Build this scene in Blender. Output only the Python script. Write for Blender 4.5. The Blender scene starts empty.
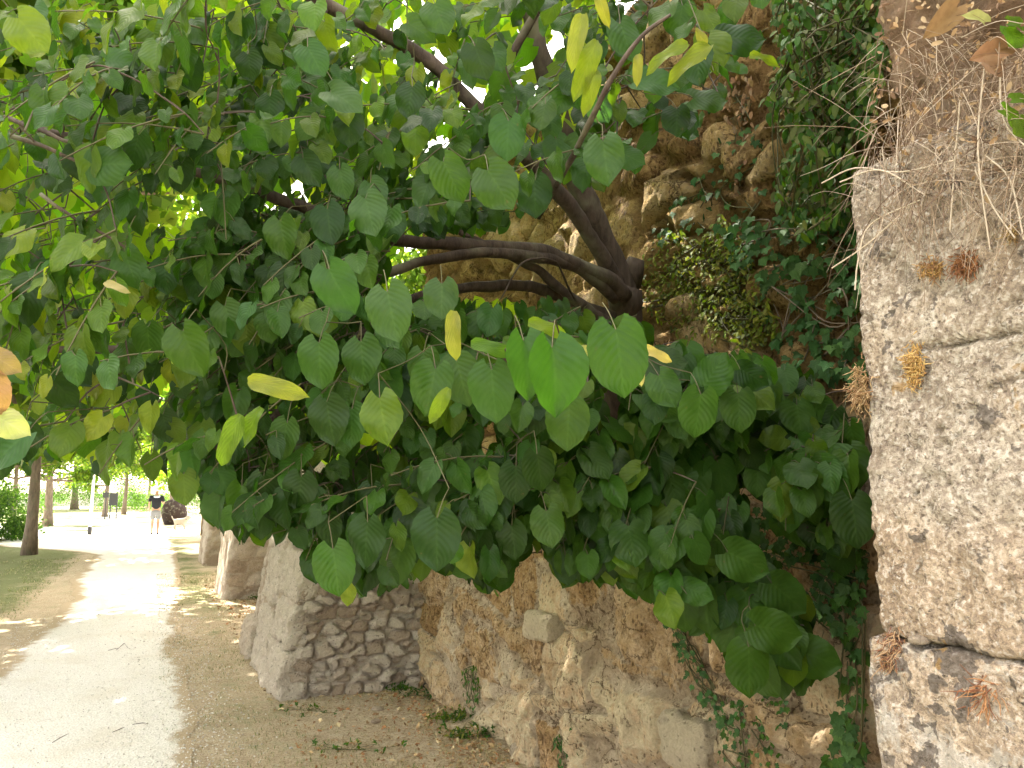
import bpy, bmesh, math, random
import numpy as np
from mathutils import Vector, Matrix
random.seed(7); RS = np.random.RandomState(11)
SC = bpy.context.scene; COL = SC.collection
# ------------------------------------------------------------------ camera
CAMZ = 1.6; PITCH = math.radians(8.0); FPX = 773.0
cd = bpy.data.cameras.new('camera'); cam = bpy.data.objects.new('camera', cd); COL.objects.link(cam)
cam.location = (0, 0, CAMZ); cam.rotation_euler = (math.radians(90) + PITCH, 0, 0)
cd.sensor_width = 36; cd.lens = FPX / 1024 * 36; cd.clip_start = 0.05; cd.clip_end = 2000
SC.camera = cam
# ------------------------------------------------------------------ sky, sun, exposure
SUN_EL = math.radians(52); SUN_AZ = math.radians(-38)      # azimuth measured from +Y (view direction) towards +X
w = bpy.data.worlds.new('World'); SC.world = w; w.use_nodes = True
nt = w.node_tree; bg = nt.nodes['Background']; sk = nt.nodes.new('ShaderNodeTexSky')
sk.sky_type = 'NISHITA'; sk.sun_disc = False; sk.sun_elevation = SUN_EL; sk.sun_rotation = SUN_AZ
sk.dust_density = 3.0; sk.air_density = 1.0; sk.ozone_density = 1.0
hs = nt.nodes.new('ShaderNodeHueSaturation'); hs.inputs['Saturation'].default_value = .38; nt.links.new(sk.outputs[0], hs.inputs['Color'])
wm = nt.nodes.new('ShaderNodeMix'); wm.data_type = 'RGBA'; wm.blend_type = 'MULTIPLY'; wm.inputs[0].default_value = 1.0; wm.inputs[7].default_value = (1.10, .99, .87, 1)
nt.links.new(hs.outputs[0], wm.inputs[6]); nt.links.new(wm.outputs[2], bg.inputs[0]); bg.inputs[1].default_value = 0.15
sl = bpy.data.lights.new('sun', 'SUN'); sl.energy = 2.5; sl.angle = math.radians(0.53); sl.color = (1, 0.94, 0.84)
so = bpy.data.objects.new('sun', sl); COL.objects.link(so)
sdir = Vector((math.sin(SUN_AZ) * math.cos(SUN_EL), math.cos(SUN_AZ) * math.cos(SUN_EL), math.sin(SUN_EL)))
so.rotation_euler = sdir.to_track_quat('Z', 'Y').to_euler()
so.location = (0, 0, 30)
SC.view_settings.view_transform = 'Standard'; SC.view_settings.look = 'None'
SC.view_settings.gamma = 1.0; SC.view_settings.exposure = 3.55
SC.view_settings.use_curve_mapping = False
# ------------------------------------------------------------------ frames of reference
T2 = np.array([-0.418, 0.908]); T2 = T2 / np.linalg.norm(T2); N2 = np.array([-T2[1], T2[0]])   # along the wall; out of the wall
WD = 2.1
def W(s, y, z=0.0):      # wall frame (along, out from main face, up) -> world
    return np.array([T2[0]*s + N2[0]*(y-WD), T2[1]*s + N2[1]*(y-WD), z])
CP, SP = math.cos(PITCH), math.sin(PITCH)
def ray(px, py):
    a = (px-512)/FPX; b = (384-py)/FPX
    return np.array([a, CP - b*SP, SP + b*CP])
def P(px, py, d):
    r = ray(px, py); k = d / r[1]
    return np.array([0, 0, CAMZ]) + r*k
def onwall(px, py, off=0.0):
    r = ray(px, py); k = (off-WD) / (N2[0]*r[0] + N2[1]*r[1])
    return np.array([0, 0, CAMZ]) + r*k
def proj(p):
    p = np.atleast_2d(p); q = p - np.array([0, 0, CAMZ])
    dz = q[:, 1]*CP + q[:, 2]*SP; u = -q[:, 1]*SP + q[:, 2]*CP
    dz = np.where(dz < 1e-3, 1e-3, dz)
    return np.stack([512 + FPX*q[:, 0]/dz, 384 - FPX*u/dz], 1)
def inpoly(pts, poly):
    pts = np.atleast_2d(pts); x, y = pts[:, 0], pts[:, 1]; r = np.zeros(len(pts), bool)
    n = len(poly); j = n-1
    for i in range(n):
        xi, yi = poly[i]; xj, yj = poly[j]
        c = ((yi > y) != (yj > y)) & (x < (xj-xi)*(y-yi)/((yj-yi) or 1e-9) + xi)
        r ^= c; j = i
    return r
# ------------------------------------------------------------------ tagging
def tag(o, label=None, cat=None, group=None, kind=None):
    if label: o['label'] = label
    if cat: o['category'] = cat
    if group: o['group'] = group
    if kind: o['kind'] = kind
    return o
def empty(name, loc, rz=0.0):
    o = bpy.data.objects.new(name, None); COL.objects.link(o); o.location = [float(v) for v in loc]; o.rotation_euler = (0, 0, rz)
    o.empty_display_size = 0.1
    return o
def mesh(name, V, F, mat=None, parent=None, uv=None, col=None, attrs=None, smooth=True, world=True):
    """V Nx3, F list/array of faces (uniform arrays fast). Vertices are given in world space."""
    V = np.asarray(V, np.float64); me = bpy.data.meshes.new(name)
    if parent is not None and world:
        V = V - np.array(parent.location)
    if isinstance(F, np.ndarray):
        k = F.shape[1]; me.vertices.add(len(V)); me.vertices.foreach_set('co', V.astype(np.float32).ravel())
        me.loops.add(F.size); me.loops.foreach_set('vertex_index', F.astype(np.int32).ravel())
        me.polygons.add(len(F)); me.polygons.foreach_set('loop_start', np.arange(0, F.size, k, dtype=np.int32))
        me.update(calc_edges=True); me.validate()
    else:
        me.from_pydata([tuple(v) for v in V], [], F)
    if len(me.vertices) == len(V):
        li = np.empty(len(me.loops), np.int32); me.loops.foreach_get('vertex_index', li)
        if uv is not None:
            l = me.uv_layers.new(name='UVMap'); l.data.foreach_set('uv', np.asarray(uv, np.float32)[li].ravel())
        if col is not None:
            a = me.color_attributes.new('col', 'FLOAT_COLOR', 'POINT')
            c = np.ones((len(V), 4), np.float32); c[:, :3] = col; a.data.foreach_set('color', c.ravel())
        for k_, v_ in (attrs or {}).items():
            a = me.attributes.new(k_, 'FLOAT', 'POINT'); a.data.foreach_set('value', np.asarray(v_, np.float32))
    if smooth: me.polygons.foreach_set('use_smooth', np.ones(len(me.polygons), bool))
    if mat: me.materials.append(mat)
    o = bpy.data.objects.new(name, me); COL.objects.link(o)
    if parent is not None: o.parent = parent
    return o
class MB:                                   # collects geometry for one mesh
    def __init__(s): s.V = []; s.F = []; s.C = []; s.n = 0
    def add(s, V, F, c=None):
        V = np.asarray(V, float); s.V.append(V); s.F += [tuple(int(i)+s.n for i in f) for f in F]; s.n += len(V)
        s.C.append(np.tile(c if c is not None else (1, 1, 1), (len(V), 1)))
    def box(s, c, d, c_=None):
        x, y, z = [v/2 for v in d]
        V = np.array([(a*x, b*y, e*z) for a in (-1, 1) for b in (-1, 1) for e in (-1, 1)]) + np.array(c)
        s.add(V, [(0, 1, 3, 2), (4, 6, 7, 5), (0, 4, 5, 1), (2, 3, 7, 6), (0, 2, 6, 4), (1, 5, 7, 3)], c_)
    def tube(s, pts, rad, k=6, c=None, cap=True):
        pts = np.asarray(pts, float); n = len(pts); rad = np.broadcast_to(rad, (n,)) if np.ndim(rad) else np.full(n, rad)
        tg = np.gradient(pts, axis=0); tg /= np.linalg.norm(tg, axis=1)[:, None] + 1e-9
        up = np.array([0, 0, 1.0]) if abs(tg[0][2]) < .9 else np.array([1.0, 0, 0])
        V = []; a = np.cross(tg[0], up); a /= np.linalg.norm(a)
        for i in range(n):
            a = a - tg[i]*np.dot(a, tg[i]); a /= np.linalg.norm(a)+1e-9; b = np.cross(tg[i], a)
            for j in range(k):
                th = 2*math.pi*j/k; V.append(pts[i] + rad[i]*(a*math.cos(th) + b*math.sin(th)))
        F = [(i*k+j, i*k+(j+1) % k, (i+1)*k+(j+1) % k, (i+1)*k+j) for i in range(n-1) for j in range(k)]
        if cap: F += [tuple(range(k))[::-1], tuple((n-1)*k+j for j in range(k))]
        s.add(V, F, c)
    def build(s, name, mat, parent=None, smooth=True, col=False):
        if not s.V: return None
        return mesh(name, np.concatenate(s.V), s.F, mat, parent, smooth=smooth, col=np.concatenate(s.C) if col else None)
def curve(pts, n=8):                         # Catmull-Rom through 3D (or nD) points
    p = [np.asarray(q, float) for q in pts]; p = [2*p[0]-p[1]] + p + [2*p[-1]-p[-2]]; out = []
    for i in range(1, len(p)-2):
        for t in np.linspace(0, 1, n, endpoint=False):
            a, b, c, d = p[i-1:i+3]
            out.append(.5*((2*b) + (-a+c)*t + (2*a-5*b+4*c-d)*t*t + (-a+3*b-3*c+d)*t**3))
    out.append(p[-2]); return np.array(out)
# ------------------------------------------------------------------ noise
def _h(ix, iy, iz, seed):
    n = (ix*374761393 + iy*668265263 + iz*2147483647 + seed*1274126177) & 0xffffffff
    n = ((n ^ (n >> 13))*1274126177) & 0xffffffff; n = (n ^ (n >> 16)) & 0xffffffff
    n = (n*2246822519) & 0xffffffff; n ^= n >> 15
    return (n & 0xffffff) / float(0xffffff)
def vnoise(p, seed=0):
    p = np.asarray(p, float); i = np.floor(p).astype(np.int64); f = p-i; f = f*f*(3-2*f); r = 0
    for a in (0, 1):
        for b in (0, 1):
            for c in (0, 1):
                wgt = (f[:, 0] if a else 1-f[:, 0])*(f[:, 1] if b else 1-f[:, 1])*(f[:, 2] if c else 1-f[:, 2])
                r = r + wgt*_h(i[:, 0]+a, i[:, 1]+b, i[:, 2]+c, seed)
    return r*2-1
def fbm(p, seed=0, oc=4, gain=.5):
    p = np.asarray(p, float); r = 0; a = 1; t = 0
    for o in range(oc):
        r = r + a*vnoise(p*2**o, seed+o*17); t += a; a *= gain
    return r/t
def stones(p, seed=0, jit=.75):               # 3-D Voronoi with staggered courses: (F1, F2, id)
    p = np.array(p, float); row = np.floor(p[:, 2]); p[:, 0] += .5*(row.astype(int) % 2)
    i = np.floor(p).astype(np.int64); F1 = np.full(len(p), 9.); F2 = F1.copy(); I = np.zeros(len(p))
    for a in (-1, 0, 1):
        for b in (-1, 0, 1):
            for c in (-1, 0, 1):
                j = i + np.array([a, b, c]); hx, hy, hz = [_h(j[:, 0], j[:, 1], j[:, 2], seed+q) for q in (1, 2, 3)]
                q = j + .5 + jit*(np.stack([hx, hy, hz], 1)-.5)
                d = np.max(np.abs(p-q), axis=1)*.45 + np.linalg.norm(p-q, axis=1)*.55
                hid = _h(j[:, 0], j[:, 1], j[:, 2], seed+9)
                m = d < F1; F2 = np.where(m, F1, np.minimum(F2, d)); I = np.where(m, hid, I); F1 = np.where(m, d, F1)
    return F1, F2, I
def sstep(a, b, x):
    t = np.clip((x-a)/(b-a), 0, 1); return t*t*(3-2*t)
# ------------------------------------------------------------------ node helpers
class NT:
    def __init__(s, name):
        s.m = bpy.data.materials.new(name); s.m.use_nodes = True; s.t = s.m.node_tree; s.b = s.t.nodes['Principled BSDF']; s.out = s.t.nodes['Material Output']
    def n(s, ty, ins=None, **kw):
        x = s.t.nodes.new('ShaderNode'+ty)
        for k, v in kw.items(): setattr(x, k, v)
        for k, v in (ins or {}).items():
            if isinstance(v, bpy.types.NodeSocket): s.t.links.new(v, x.inputs[k])
            else: x.inputs[k].default_value = v
        return x
    def l(s, a, b): s.t.links.new(a, b)
    def pos(s, scale=(1, 1, 1)):
        g = s.n('NewGeometry'); m = s.n('Mapping', {0: g.outputs['Position'], 'Scale': scale}); return m.outputs[0]
    def noise(s, vec, sc, det=4, rough=.55, dist=0):
        return s.n('TexNoise', {'Vector': vec, 'Scale': sc, 'Detail': det, 'Roughness': rough, 'Distortion': dist}).outputs['Fac']
    def vor(s, vec, sc, feat='F1', out='Distance', rnd=1.0):
        return s.n('TexVoronoi', {'Vector': vec, 'Scale': sc, 'Randomness': rnd}, feature=feat).outputs[out]
    def ramp(s, fac, stops, interp='LINEAR'):
        r = s.n('ValToRGB', {0: fac}); e = r.color_ramp; e.interpolation = interp
        while len(e.elements) < len(stops): e.elements.new(.5)
        for q, (p, c) in zip(e.elements, stops): q.position = p; q.color = (*c, 1) if len(c) == 3 else c
        return r.outputs[0]
    def step(s, fac, a, b):
        m = s.n('MapRange', {0: fac, 1: a, 2: b}, interpolation_type='SMOOTHSTEP'); return m.outputs[0]
    def mix(s, f, a, b, ty='MIX'):
        x = s.n('Mix', data_type='RGBA', blend_type=ty)
        for k, v in ((0, f), (6, a), (7, b)):
            if isinstance(v, bpy.types.NodeSocket): s.l(v, x.inputs[k])
            elif k == 0: x.inputs[0].default_value = v
            else: x.inputs[k].default_value = (*v, 1)
        return x.outputs[2]
    def math(s, op, a, b=0.0, c=None):
        x = s.n('Math', operation=op)
        for k, v in ((0, a), (1, b), (2, c)):
            if v is None: continue
            if isinstance(v, bpy.types.NodeSocket): s.l(v, x.inputs[k])
            else: x.inputs[k].default_value = v
        return x.outputs[0]
    def attr(s, name, out='Fac'): return s.n('Attribute', attribute_name=name).outputs[out]
    def bump(s, h, strength=.5, dist=.01, normal=None):
        b = s.n('Bump', {'Height': h, 'Strength': strength, 'Distance': dist})
        if normal is not None: s.l(normal, b.inputs['Normal'])
        return b.outputs[0]
    def fin(s, col=None, rough=.8, nrm=None, spec=.3):
        if isinstance(col, bpy.types.NodeSocket): s.l(col, s.b.inputs['Base Color'])
        elif col: s.b.inputs['Base Color'].default_value = (*col, 1)
        if isinstance(rough, bpy.types.NodeSocket): s.l(rough, s.b.inputs['Roughness'])
        else: s.b.inputs['Roughness'].default_value = rough
        s.b.inputs['Specular IOR Level'].default_value = spec
        if nrm is not None: s.l(nrm, s.b.inputs['Normal'])
        return s.m
def plain(name, c, rough=.7, nz=.15, sc=40):
    t = NT(name); v = t.noise(t.pos(), sc, 4)
    d = tuple(x*(1-nz) for x in c); e = tuple(min(1, x*(1+nz)) for x in c)
    return t.fin(t.ramp(v, [(.3, d), (.7, e)]), rough, t.bump(v, .2, .003))
# ------------------------------------------------------------------ materials
def m_leaf(name, transl=.42, rough=.45, veins=True, tcol=1.0, spec=.25):
    t = NT(name); base = t.attr('col', 'Color'); c = base
    nz = t.noise(t.pos(), 60, 4); c = t.mix(t.step(nz, .35, .7), c, t.mix(1.0, c, (.72, .8, .7), 'MULTIPLY'))
    h = nz
    if veins:
        uv = t.n('UVMap').outputs[0]; sx = t.n('SeparateXYZ', {0: uv}); u, v = sx.outputs[0], sx.outputs[1]
        au = t.math('ABSOLUTE', u)
        mid = t.math('SUBTRACT', 1.0, t.step(au, .02, .085))
        ph = t.math('MULTIPLY', t.math('SUBTRACT', v, t.math('MULTIPLY', t.math('POWER', au, 1.1), .58)), 6.6)
        fr = t.math('ABSOLUTE', t.math('SUBTRACT', t.math('FRACT', ph), .5))
        side = t.math('SUBTRACT', 1.0, t.step(fr, .04, .17))
        ph2 = t.math('ABSOLUTE', t.math('SUBTRACT', t.math('FRACT', t.math('MULTIPLY', au, 13.0)), .5))
        ter = t.math('MULTIPLY', t.math('SUBTRACT', 1.0, t.step(ph2, .05, .2)), .25)
        vein = t.math('MAXIMUM', t.math('MAXIMUM', mid, t.math('MULTIPLY', side, .38)), ter)
        lite = t.mix(1.0, t.mix(1.0, c, (1.6, 1.5, 1.6), 'MULTIPLY'), (.014, .022, .006), 'ADD')
        c = t.mix(t.math('MULTIPLY', vein, .6), c, lite)
        h = t.math('ADD', t.math('MULTIPLY', nz, .5), t.math('MULTIPLY', t.step(fr, 0.0, .5), .7))
        hole = t.noise(t.pos(), 55.0, 4, .65); sp = t.math('MULTIPLY', t.step(hole, .685, .72), .8)
        c = t.mix(sp, c, (.10, .065, .02))
    bf = t.n('NewGeometry').outputs['Backfacing']
    c = t.mix(t.math('MULTIPLY', bf, .45), c, t.mix(1.0, t.mix(1.0, c, (1.15, 1.12, 1.2), 'MULTIPLY'), (.006, .008, .003), 'ADD'))
    nr = t.bump(h, .24, .003)
    t.fin(c, rough, nr, spec)
    tc = t.mix(1.0, t.mix(1.0, base, (2.3*tcol, 2.6*tcol, .9*tcol), 'MULTIPLY'), (.01, .02, .0), 'ADD')
    if veins: tc = t.mix(t.math('MULTIPLY', vein, .2), tc, t.mix(1.0, tc, (.5, .6, .5), 'MULTIPLY'))
    tr = t.n('BsdfTranslucent', {0: tc, 'Normal': nr}); mx = t.n('MixShader', {0: transl, 1: t.b.outputs[0], 2: tr.outputs[0]})
    t.l(mx.outputs[0], t.out.inputs[0]); return t.m
def m_bark(name, a, b, sc=30):
    t = NT(name); p = t.pos((1, 1, .25)); n1 = t.noise(p, sc, 6, .65, .4); n2 = t.noise(t.pos(), 6, 3)
    c = t.ramp(n1, [(.3, a), (.7, b)]); c = t.mix(t.step(n2, .5, .75), c, (.16, .15, .10))
    return t.fin(c, .85, t.bump(n1, .8, .01))
def m_wall():
    t = NT('rubble_masonry'); p = t.pos(); st = t.attr('stone'); jn = t.attr('joint'); up = t.attr('upper')
    n1 = t.noise(p, 3, 5, .6); n2 = t.step(t.noise(p, 15, 8, .72, .5), .33, .67); n3 = t.step(t.noise(p, 75, 6, .75), .3, .7)
    mixv = t.math('ADD', t.math('MULTIPLY', st, .6), t.math('MULTIPLY', n2, .4))
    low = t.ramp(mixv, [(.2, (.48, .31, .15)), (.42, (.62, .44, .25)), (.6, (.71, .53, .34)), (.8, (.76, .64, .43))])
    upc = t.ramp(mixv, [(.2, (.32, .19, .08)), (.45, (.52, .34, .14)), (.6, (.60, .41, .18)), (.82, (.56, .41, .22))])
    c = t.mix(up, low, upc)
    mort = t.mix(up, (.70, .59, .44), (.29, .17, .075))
    mort = t.mix(t.step(n1, .4, .6), mort, t.mix(up, (.46, .36, .25), (.33, .20, .08)))
    jf = t.math('MULTIPLY', t.step(t.math('ADD', jn, t.math('MULTIPLY', t.math('SUBTRACT', n2, .5), .5)), .5, .75), .85)
    c = t.mix(jf, c, mort)
    strk = t.step(t.noise(t.pos((1, 1, .5)), 34, 5, .62, .8), .545, .62); er = t.step(t.math('ADD', t.math('MULTIPLY', st, .5), t.noise(p, 2.2, 3)), .68, .84); strk = t.math('MULTIPLY', strk, t.math('SUBTRACT', 1.0, t.math('MULTIPLY', er, .85))); c = t.mix(t.math('MULTIPLY', strk, .72), c, t.mix(1.0, c, (.30, .24, .19), 'MULTIPLY'))
    wv = t.n('VectorMath', {0: t.n('TexNoise', {'Vector': p, 'Scale': 9.0, 'Detail': 5.0, 'Roughness': .7}).outputs['Color'], 'Scale': .16}, operation='SCALE').outputs[0]; wp = t.n('VectorMath', {0: p, 1: wv}, operation='ADD').outputs[0]
    fr_ = t.math('MULTIPLY', t.math('SUBTRACT', 1.0, t.step(t.vor(wp, 5.5, 'DISTANCE_TO_EDGE'), .004, .03)), t.step(t.noise(p, 3.1, 4, .6), .46, .56)); c = t.mix(t.math('MULTIPLY', fr_, .8), c, (.15, .095, .05))
    # eroded pits and dark weather stains
    pit = t.vor(t.pos((1, 1, .45)), 62); pm = t.math('MULTIPLY', t.math('SUBTRACT', 1.0, t.step(pit, .15, .42)), t.step(t.noise(p, 7, 5, .7), .44, .56))
    c = t.mix(t.math('MULTIPLY', pm, .72), c, (.13, .085, .045))
    c = t.mix(t.math('MULTIPLY', t.step(t.noise(t.pos((1, 1, .4)), 5.0, 6, .7, .6), .57, .70), .5), c, (.24, .165, .10))
    c = t.mix(t.math('MULTIPLY', t.math('SUBTRACT', 1.0, n3), t.math('SUBTRACT', .75, t.math('MULTIPLY', er, .3))), c, t.mix(1.0, c, (.42, .37, .33), 'MULTIPLY'))
    h = t.math('ADD', t.math('ADD', t.math('MULTIPLY', n2, 1.0), t.math('MULTIPLY', n3, .5)), t.math('ADD', t.math('MULTIPLY', fr_, -1.5), t.math('ADD', t.math('MULTIPLY', pm, -.8), t.math('MULTIPLY', strk, -1.0))))
    return t.fin(c, .92, t.bump(h, .9, .018), .15)
def m_buttress(name, a, b, mortar, pale):
    t = NT(name); p = t.pos(); st = t.attr('stone'); jn = t.attr('joint')
    n2 = t.step(t.noise(p, 17, 8, .75), .33, .67); n3 = t.step(t.noise(p, 65, 6, .78), .3, .7)
    c = t.ramp(t.math('ADD', t.math('MULTIPLY', st, .72), t.math('MULTIPLY', n2, .28)), [(.2, a), (.45, b), (.7, pale)])
    c = t.mix(t.math('MULTIPLY', t.step(jn, .45, .8), .8), c, mortar)
    pit = t.vor(p, 38); pm = t.math('MULTIPLY', t.math('SUBTRACT', 1.0, t.step(pit, .12, .35)), t.step(n2, .45, .6))
    c = t.mix(t.math('MULTIPLY', pm, .55), c, (.14, .10, .07))
    c = t.mix(t.math('MULTIPLY', t.step(t.noise(p, 4, 5, .7), .55, .7), .4), c, (.2, .16, .12))
    c = t.mix(t.math('MULTIPLY', t.math('SUBTRACT', 1.0, n3), .45), c, t.mix(1.0, c, (.5, .45, .42), 'MULTIPLY'))
    h = t.math('ADD', n2, t.math('SUBTRACT', t.math('MULTIPLY', n3, .6), t.math('MULTIPLY', pm, .8)))
    return t.fin(c, .9, t.bump(h, .9, .02), .15)
def m_lime(name, lichen_dark, white):
    t = NT(name); p = t.pos(); n1 = t.noise(p, 5, 6, .65, .3); n2 = t.noise(p, 26, 10, .82, .2); n3 = t.step(t.noise(p, 120, 6, .7), .36, .64)
    c = t.ramp(n2, [(.36, (.33, .26, .195)), (.45, (.50, .415, .32)), (.54, (.62, .53, .42)), (.64, (.76, .68, .56))])
    c = t.mix(t.math('MULTIPLY', t.step(t.noise(p, 3.6, 5, .65, .3), .47, .60), .55), c, t.mix(1.0, c, (.60, .54, .48), 'MULTIPLY')); c = t.mix(t.math('MULTIPLY', t.attr('joint'), .95), c, (.12, .08, .035))
    c = t.mix(t.math('MULTIPLY', t.step(t.noise(p, 2.3, 4), .50, .62), .5), c, t.mix(1.0, c, (1.12, .95, .76), 'MULTIPLY'))
    gr = t.vor(p, 120); g2 = t.math('MULTIPLY', t.math('SUBTRACT', 1.0, t.step(gr, .16, .36)), t.step(t.noise(p, 20, 4, .7), .44, .54)); c = t.mix(t.math('MULTIPLY', g2, .55), c, (.15, .115, .085))
    pk = t.step(t.noise(p, 48, 3, .6, .6), .60, .66); c = t.mix(t.math('MULTIPLY', pk, .45), c, (.17, .13, .10))
    c = t.mix(t.math('MULTIPLY', t.step(n3, .7, .95), .55), c, (.80, .75, .67))
    c = t.mix(t.math('MULTIPLY', t.math('SUBTRACT', 1.0, t.step(n3, .1, .4)), .6), c, (.19, .15, .12))
    if white:
        c = t.mix(t.math('MULTIPLY', t.step(t.noise(p, 9, 7, .7, .4), .50, .58), .6), c, (.68, .65, .58))
    # dark crustose lichen: thresholded blotches with ragged rims
    big = t.noise(p, 4.0 if not white else 5.5, 2); warp = t.n('VectorMath', {0: p, 1: t.n('TexNoise', {'Vector': p, 'Scale': 30.0, 'Detail': 4.0}).outputs['Color']}, operation='MULTIPLY_ADD')
    warp.inputs[2].default_value = (0, 0, 0)
    wv = t.n('VectorMath', {0: t.n('TexNoise', {'Vector': p, 'Scale': 26.0, 'Detail': 5.0}).outputs['Color'], 'Scale': .035}, operation='SCALE').outputs[0]
    wp = t.n('VectorMath', {0: p, 1: wv}, operation='ADD').outputs[0]
    sp = t.vor(wp, 24); rad = t.step(t.noise(p, 6, 3, .6), .72-lichen_dark, .86-lichen_dark)
    lm = t.math('MULTIPLY', t.math('SUBTRACT', 1.0, t.step(sp, .30, .36)), t.step(rad, .25, .4))
    bl = t.step(t.noise(wp, 15, 5, .62), .70-lichen_dark*.6, .725-lichen_dark*.6); lm = t.math('MAXIMUM', lm, bl)
    lc = t.mix(n3, (.11, .092, .075), (.20, .17, .145)); c = t.mix(t.math('MULTIPLY', lm, .85), c, lc)
    c = t.mix(t.math('MULTIPLY', t.step(t.noise(p, 13, 4, .6), .66, .70), .7), c, (.45, .27, .09))
    h = t.math('SUBTRACT', t.math('ADD', t.math('MULTIPLY', n2, 1.2), t.math('MULTIPLY', n3, .5)), t.math('ADD', t.math('MULTIPLY', g2, .8), t.math('MULTIPLY', pk, 1.0)))
    return t.fin(c, .9, t.bump(h, 1.0, .012), .15)
def m_ground():
    t = NT('dry_verge'); p = t.pos(); n1 = t.noise(p, 1.1, 5, .6); n2 = t.noise(p, 9, 6, .7); n3 = t.step(t.noise(p, 60, 7, .8), .3, .7); g = t.attr('green')
    c = t.ramp(n2, [(.3, (.44, .33, .22)), (.5, (.58, .46, .32)), (.68, (.68, .58, .43))])
    c = t.mix(t.math('MULTIPLY', t.step(n3, .5, .75), .5), c, (.58, .50, .36))
    c = t.mix(t.math('MULTIPLY', t.math('SUBTRACT', 1.0, t.step(n3, .32, .44)), .5), c, (.13, .09, .055))
    gr = t.ramp(t.noise(p, 45, 6, .75), [(.3, (.05, .085, .02)), (.55, (.12, .17, .045)), (.75, (.27, .27, .11))])
    gm = t.step(t.math('ADD', t.math('MULTIPLY', g, .55), t.math('MULTIPLY', t.math('ADD', n1, n2), .5)), .62, .86)
    c = t.mix(t.math('MULTIPLY', gm, .8), c, gr)
    return t.fin(c, .95, t.bump(t.math('ADD', n3, n2), .7, .02), .1)
def m_path():
    t = NT('pale_gravel'); p = t.pos(); n1 = t.noise(p, 1.6, 5, .6); n3 = t.noise(p, 90, 6, .8); pe = t.vor(p, 75); e = t.attr('edge')
    c = t.ramp(n3, [(.3, (.62, .58, .52)), (.5, (.82, .785, .73)), (.7, (.90, .87, .82))])
    c = t.mix(t.math('MULTIPLY', t.step(pe, .3, .6), .35), c, (.40, .36, .31))
    c = t.mix(t.math('MULTIPLY', t.step(n1, .48, .7), .3), c, (.55, .47, .36))
    em = t.step(t.math('ADD', e, t.math('MULTIPLY', t.math('SUBTRACT', t.noise(p, 7, 6, .75), .5), 1.1)), .35, .75)
    c = t.mix(em, c, t.mix(n3, (.30, .22, .14), (.52, .42, .29)))
    return t.fin(c, .95, t.bump(t.math('ADD', n3, t.math('MULTIPLY', pe, -.8)), .8, .012), .1)
def m_col(name, rough=.9, transl=0):
    t = NT(name); c = t.attr('col', 'Color'); n = t.noise(t.pos(), 120, 4)
    c = t.mix(t.math('MULTIPLY', t.step(n, .4, .7), .4), c, t.mix(1.0, c, (.6, .6, .6), 'MULTIPLY'))
    t.fin(c, rough, None, .2)
    if transl:
        tr = t.n('BsdfTranslucent', {0: c}); mx = t.n('MixShader', {0: transl, 1: t.b.outputs[0], 2: tr.outputs[0]}); t.l(mx.outputs[0], t.out.inputs[0])
    return t.m
LEAF = m_leaf('linden_leaf', spec=.22); BACKLEAF = m_leaf('glow_tinted_linden_leaf', .62, .5, True, 1.6); IVYL = m_leaf('ivy_leaf', .15, .6, True, .8, .12); SMALL = m_leaf('small_leaf', .3, .65, False, 1.0, .12); FARL = m_leaf('far_leaf', .5, .5, False, .9)  # BACKLEAF: brighter leaf copy, backlit glow put into its translucent colour
BARK = m_bark('linden_bark', (.035, .024, .018), (.11, .08, .06)); BARK2 = m_bark('park_tree_bark', (.10, .075, .055), (.26, .20, .15), 14)
TWIG = plain('green_twig', (.075, .07, .028)); WALLM = m_wall(); GROUND = m_ground(); PATHM = m_path(); DRY = m_col('dry_stuff', .9, .25); PEB = m_col('pebble')
BRK = m_bark('dark_brick', (.022, .014, .010), (.045, .028, .020), 12)
LIME = m_lime('weathered_limestone', .16, False); LIME2 = m_lime('lichened_limestone', .29, True)
B2M = m_buttress('buttress_rubble', (.46, .36, .27), (.60, .49, .38), (.64, .56, .45), (.72, .63, .52))
# ================================================================== SETTING: ground and path
def gh(x, y):
    p = np.stack([np.asarray(x, float)*.55, np.asarray(y, float)*.55, np.zeros(np.size(x))], 1)
    return vnoise(p, 5)*.025 + vnoise(p*3, 8)*.007
def g1(x, y): return float(gh(np.array([x]), np.array([y]))[0])
def spaced(lo, hi, fine0, fine1, st):
    a = list(np.arange(fine0, fine1, st)); s = st; v = a[0]; pre = []
    while v > lo: s *= 1.28; v -= s; pre.append(v)
    s = st; v = a[-1]; post = []
    while v < hi: s *= 1.28; v += s; post.append(v)
    return np.array(pre[::-1] + a + post)
gx = spaced(-600, 400, -16, 2, .10); gy = spaced(-40, 1200, 2.5, 26, .10)
X, Y = np.meshgrid(gx, gy, indexing='ij'); xs, ys = X.ravel(), Y.ravel()
sw = T2[0]*xs + T2[1]*ys; yw = N2[0]*xs + N2[1]*ys + WD
zs = gh(xs, ys) + .05*np.exp(-np.clip(yw, 0, 9)/.25)*fbm(np.stack([xs*3, ys*3, xs*0], 1), 3)*1.0 + .012*fbm(np.stack([xs*9, ys*9, xs*0], 1), 4)
onp = (yw > 2.0) & (yw < 3.05); zs = zs - np.where(onp, .02, 0)
nx, ny = len(gx), len(gy); i = np.arange(nx*ny).reshape(nx, ny)
F = np.stack([i[:-1, :-1], i[1:, :-1], i[1:, 1:], i[:-1, 1:]], -1).reshape(-1, 4)
green = (.05 + .67*sstep(3.5, 4.3, yw)) + .25*np.exp(-((yw-1.35)/.35)**2) + .2*sstep(8, 14, sw)*(yw < 4)
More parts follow.
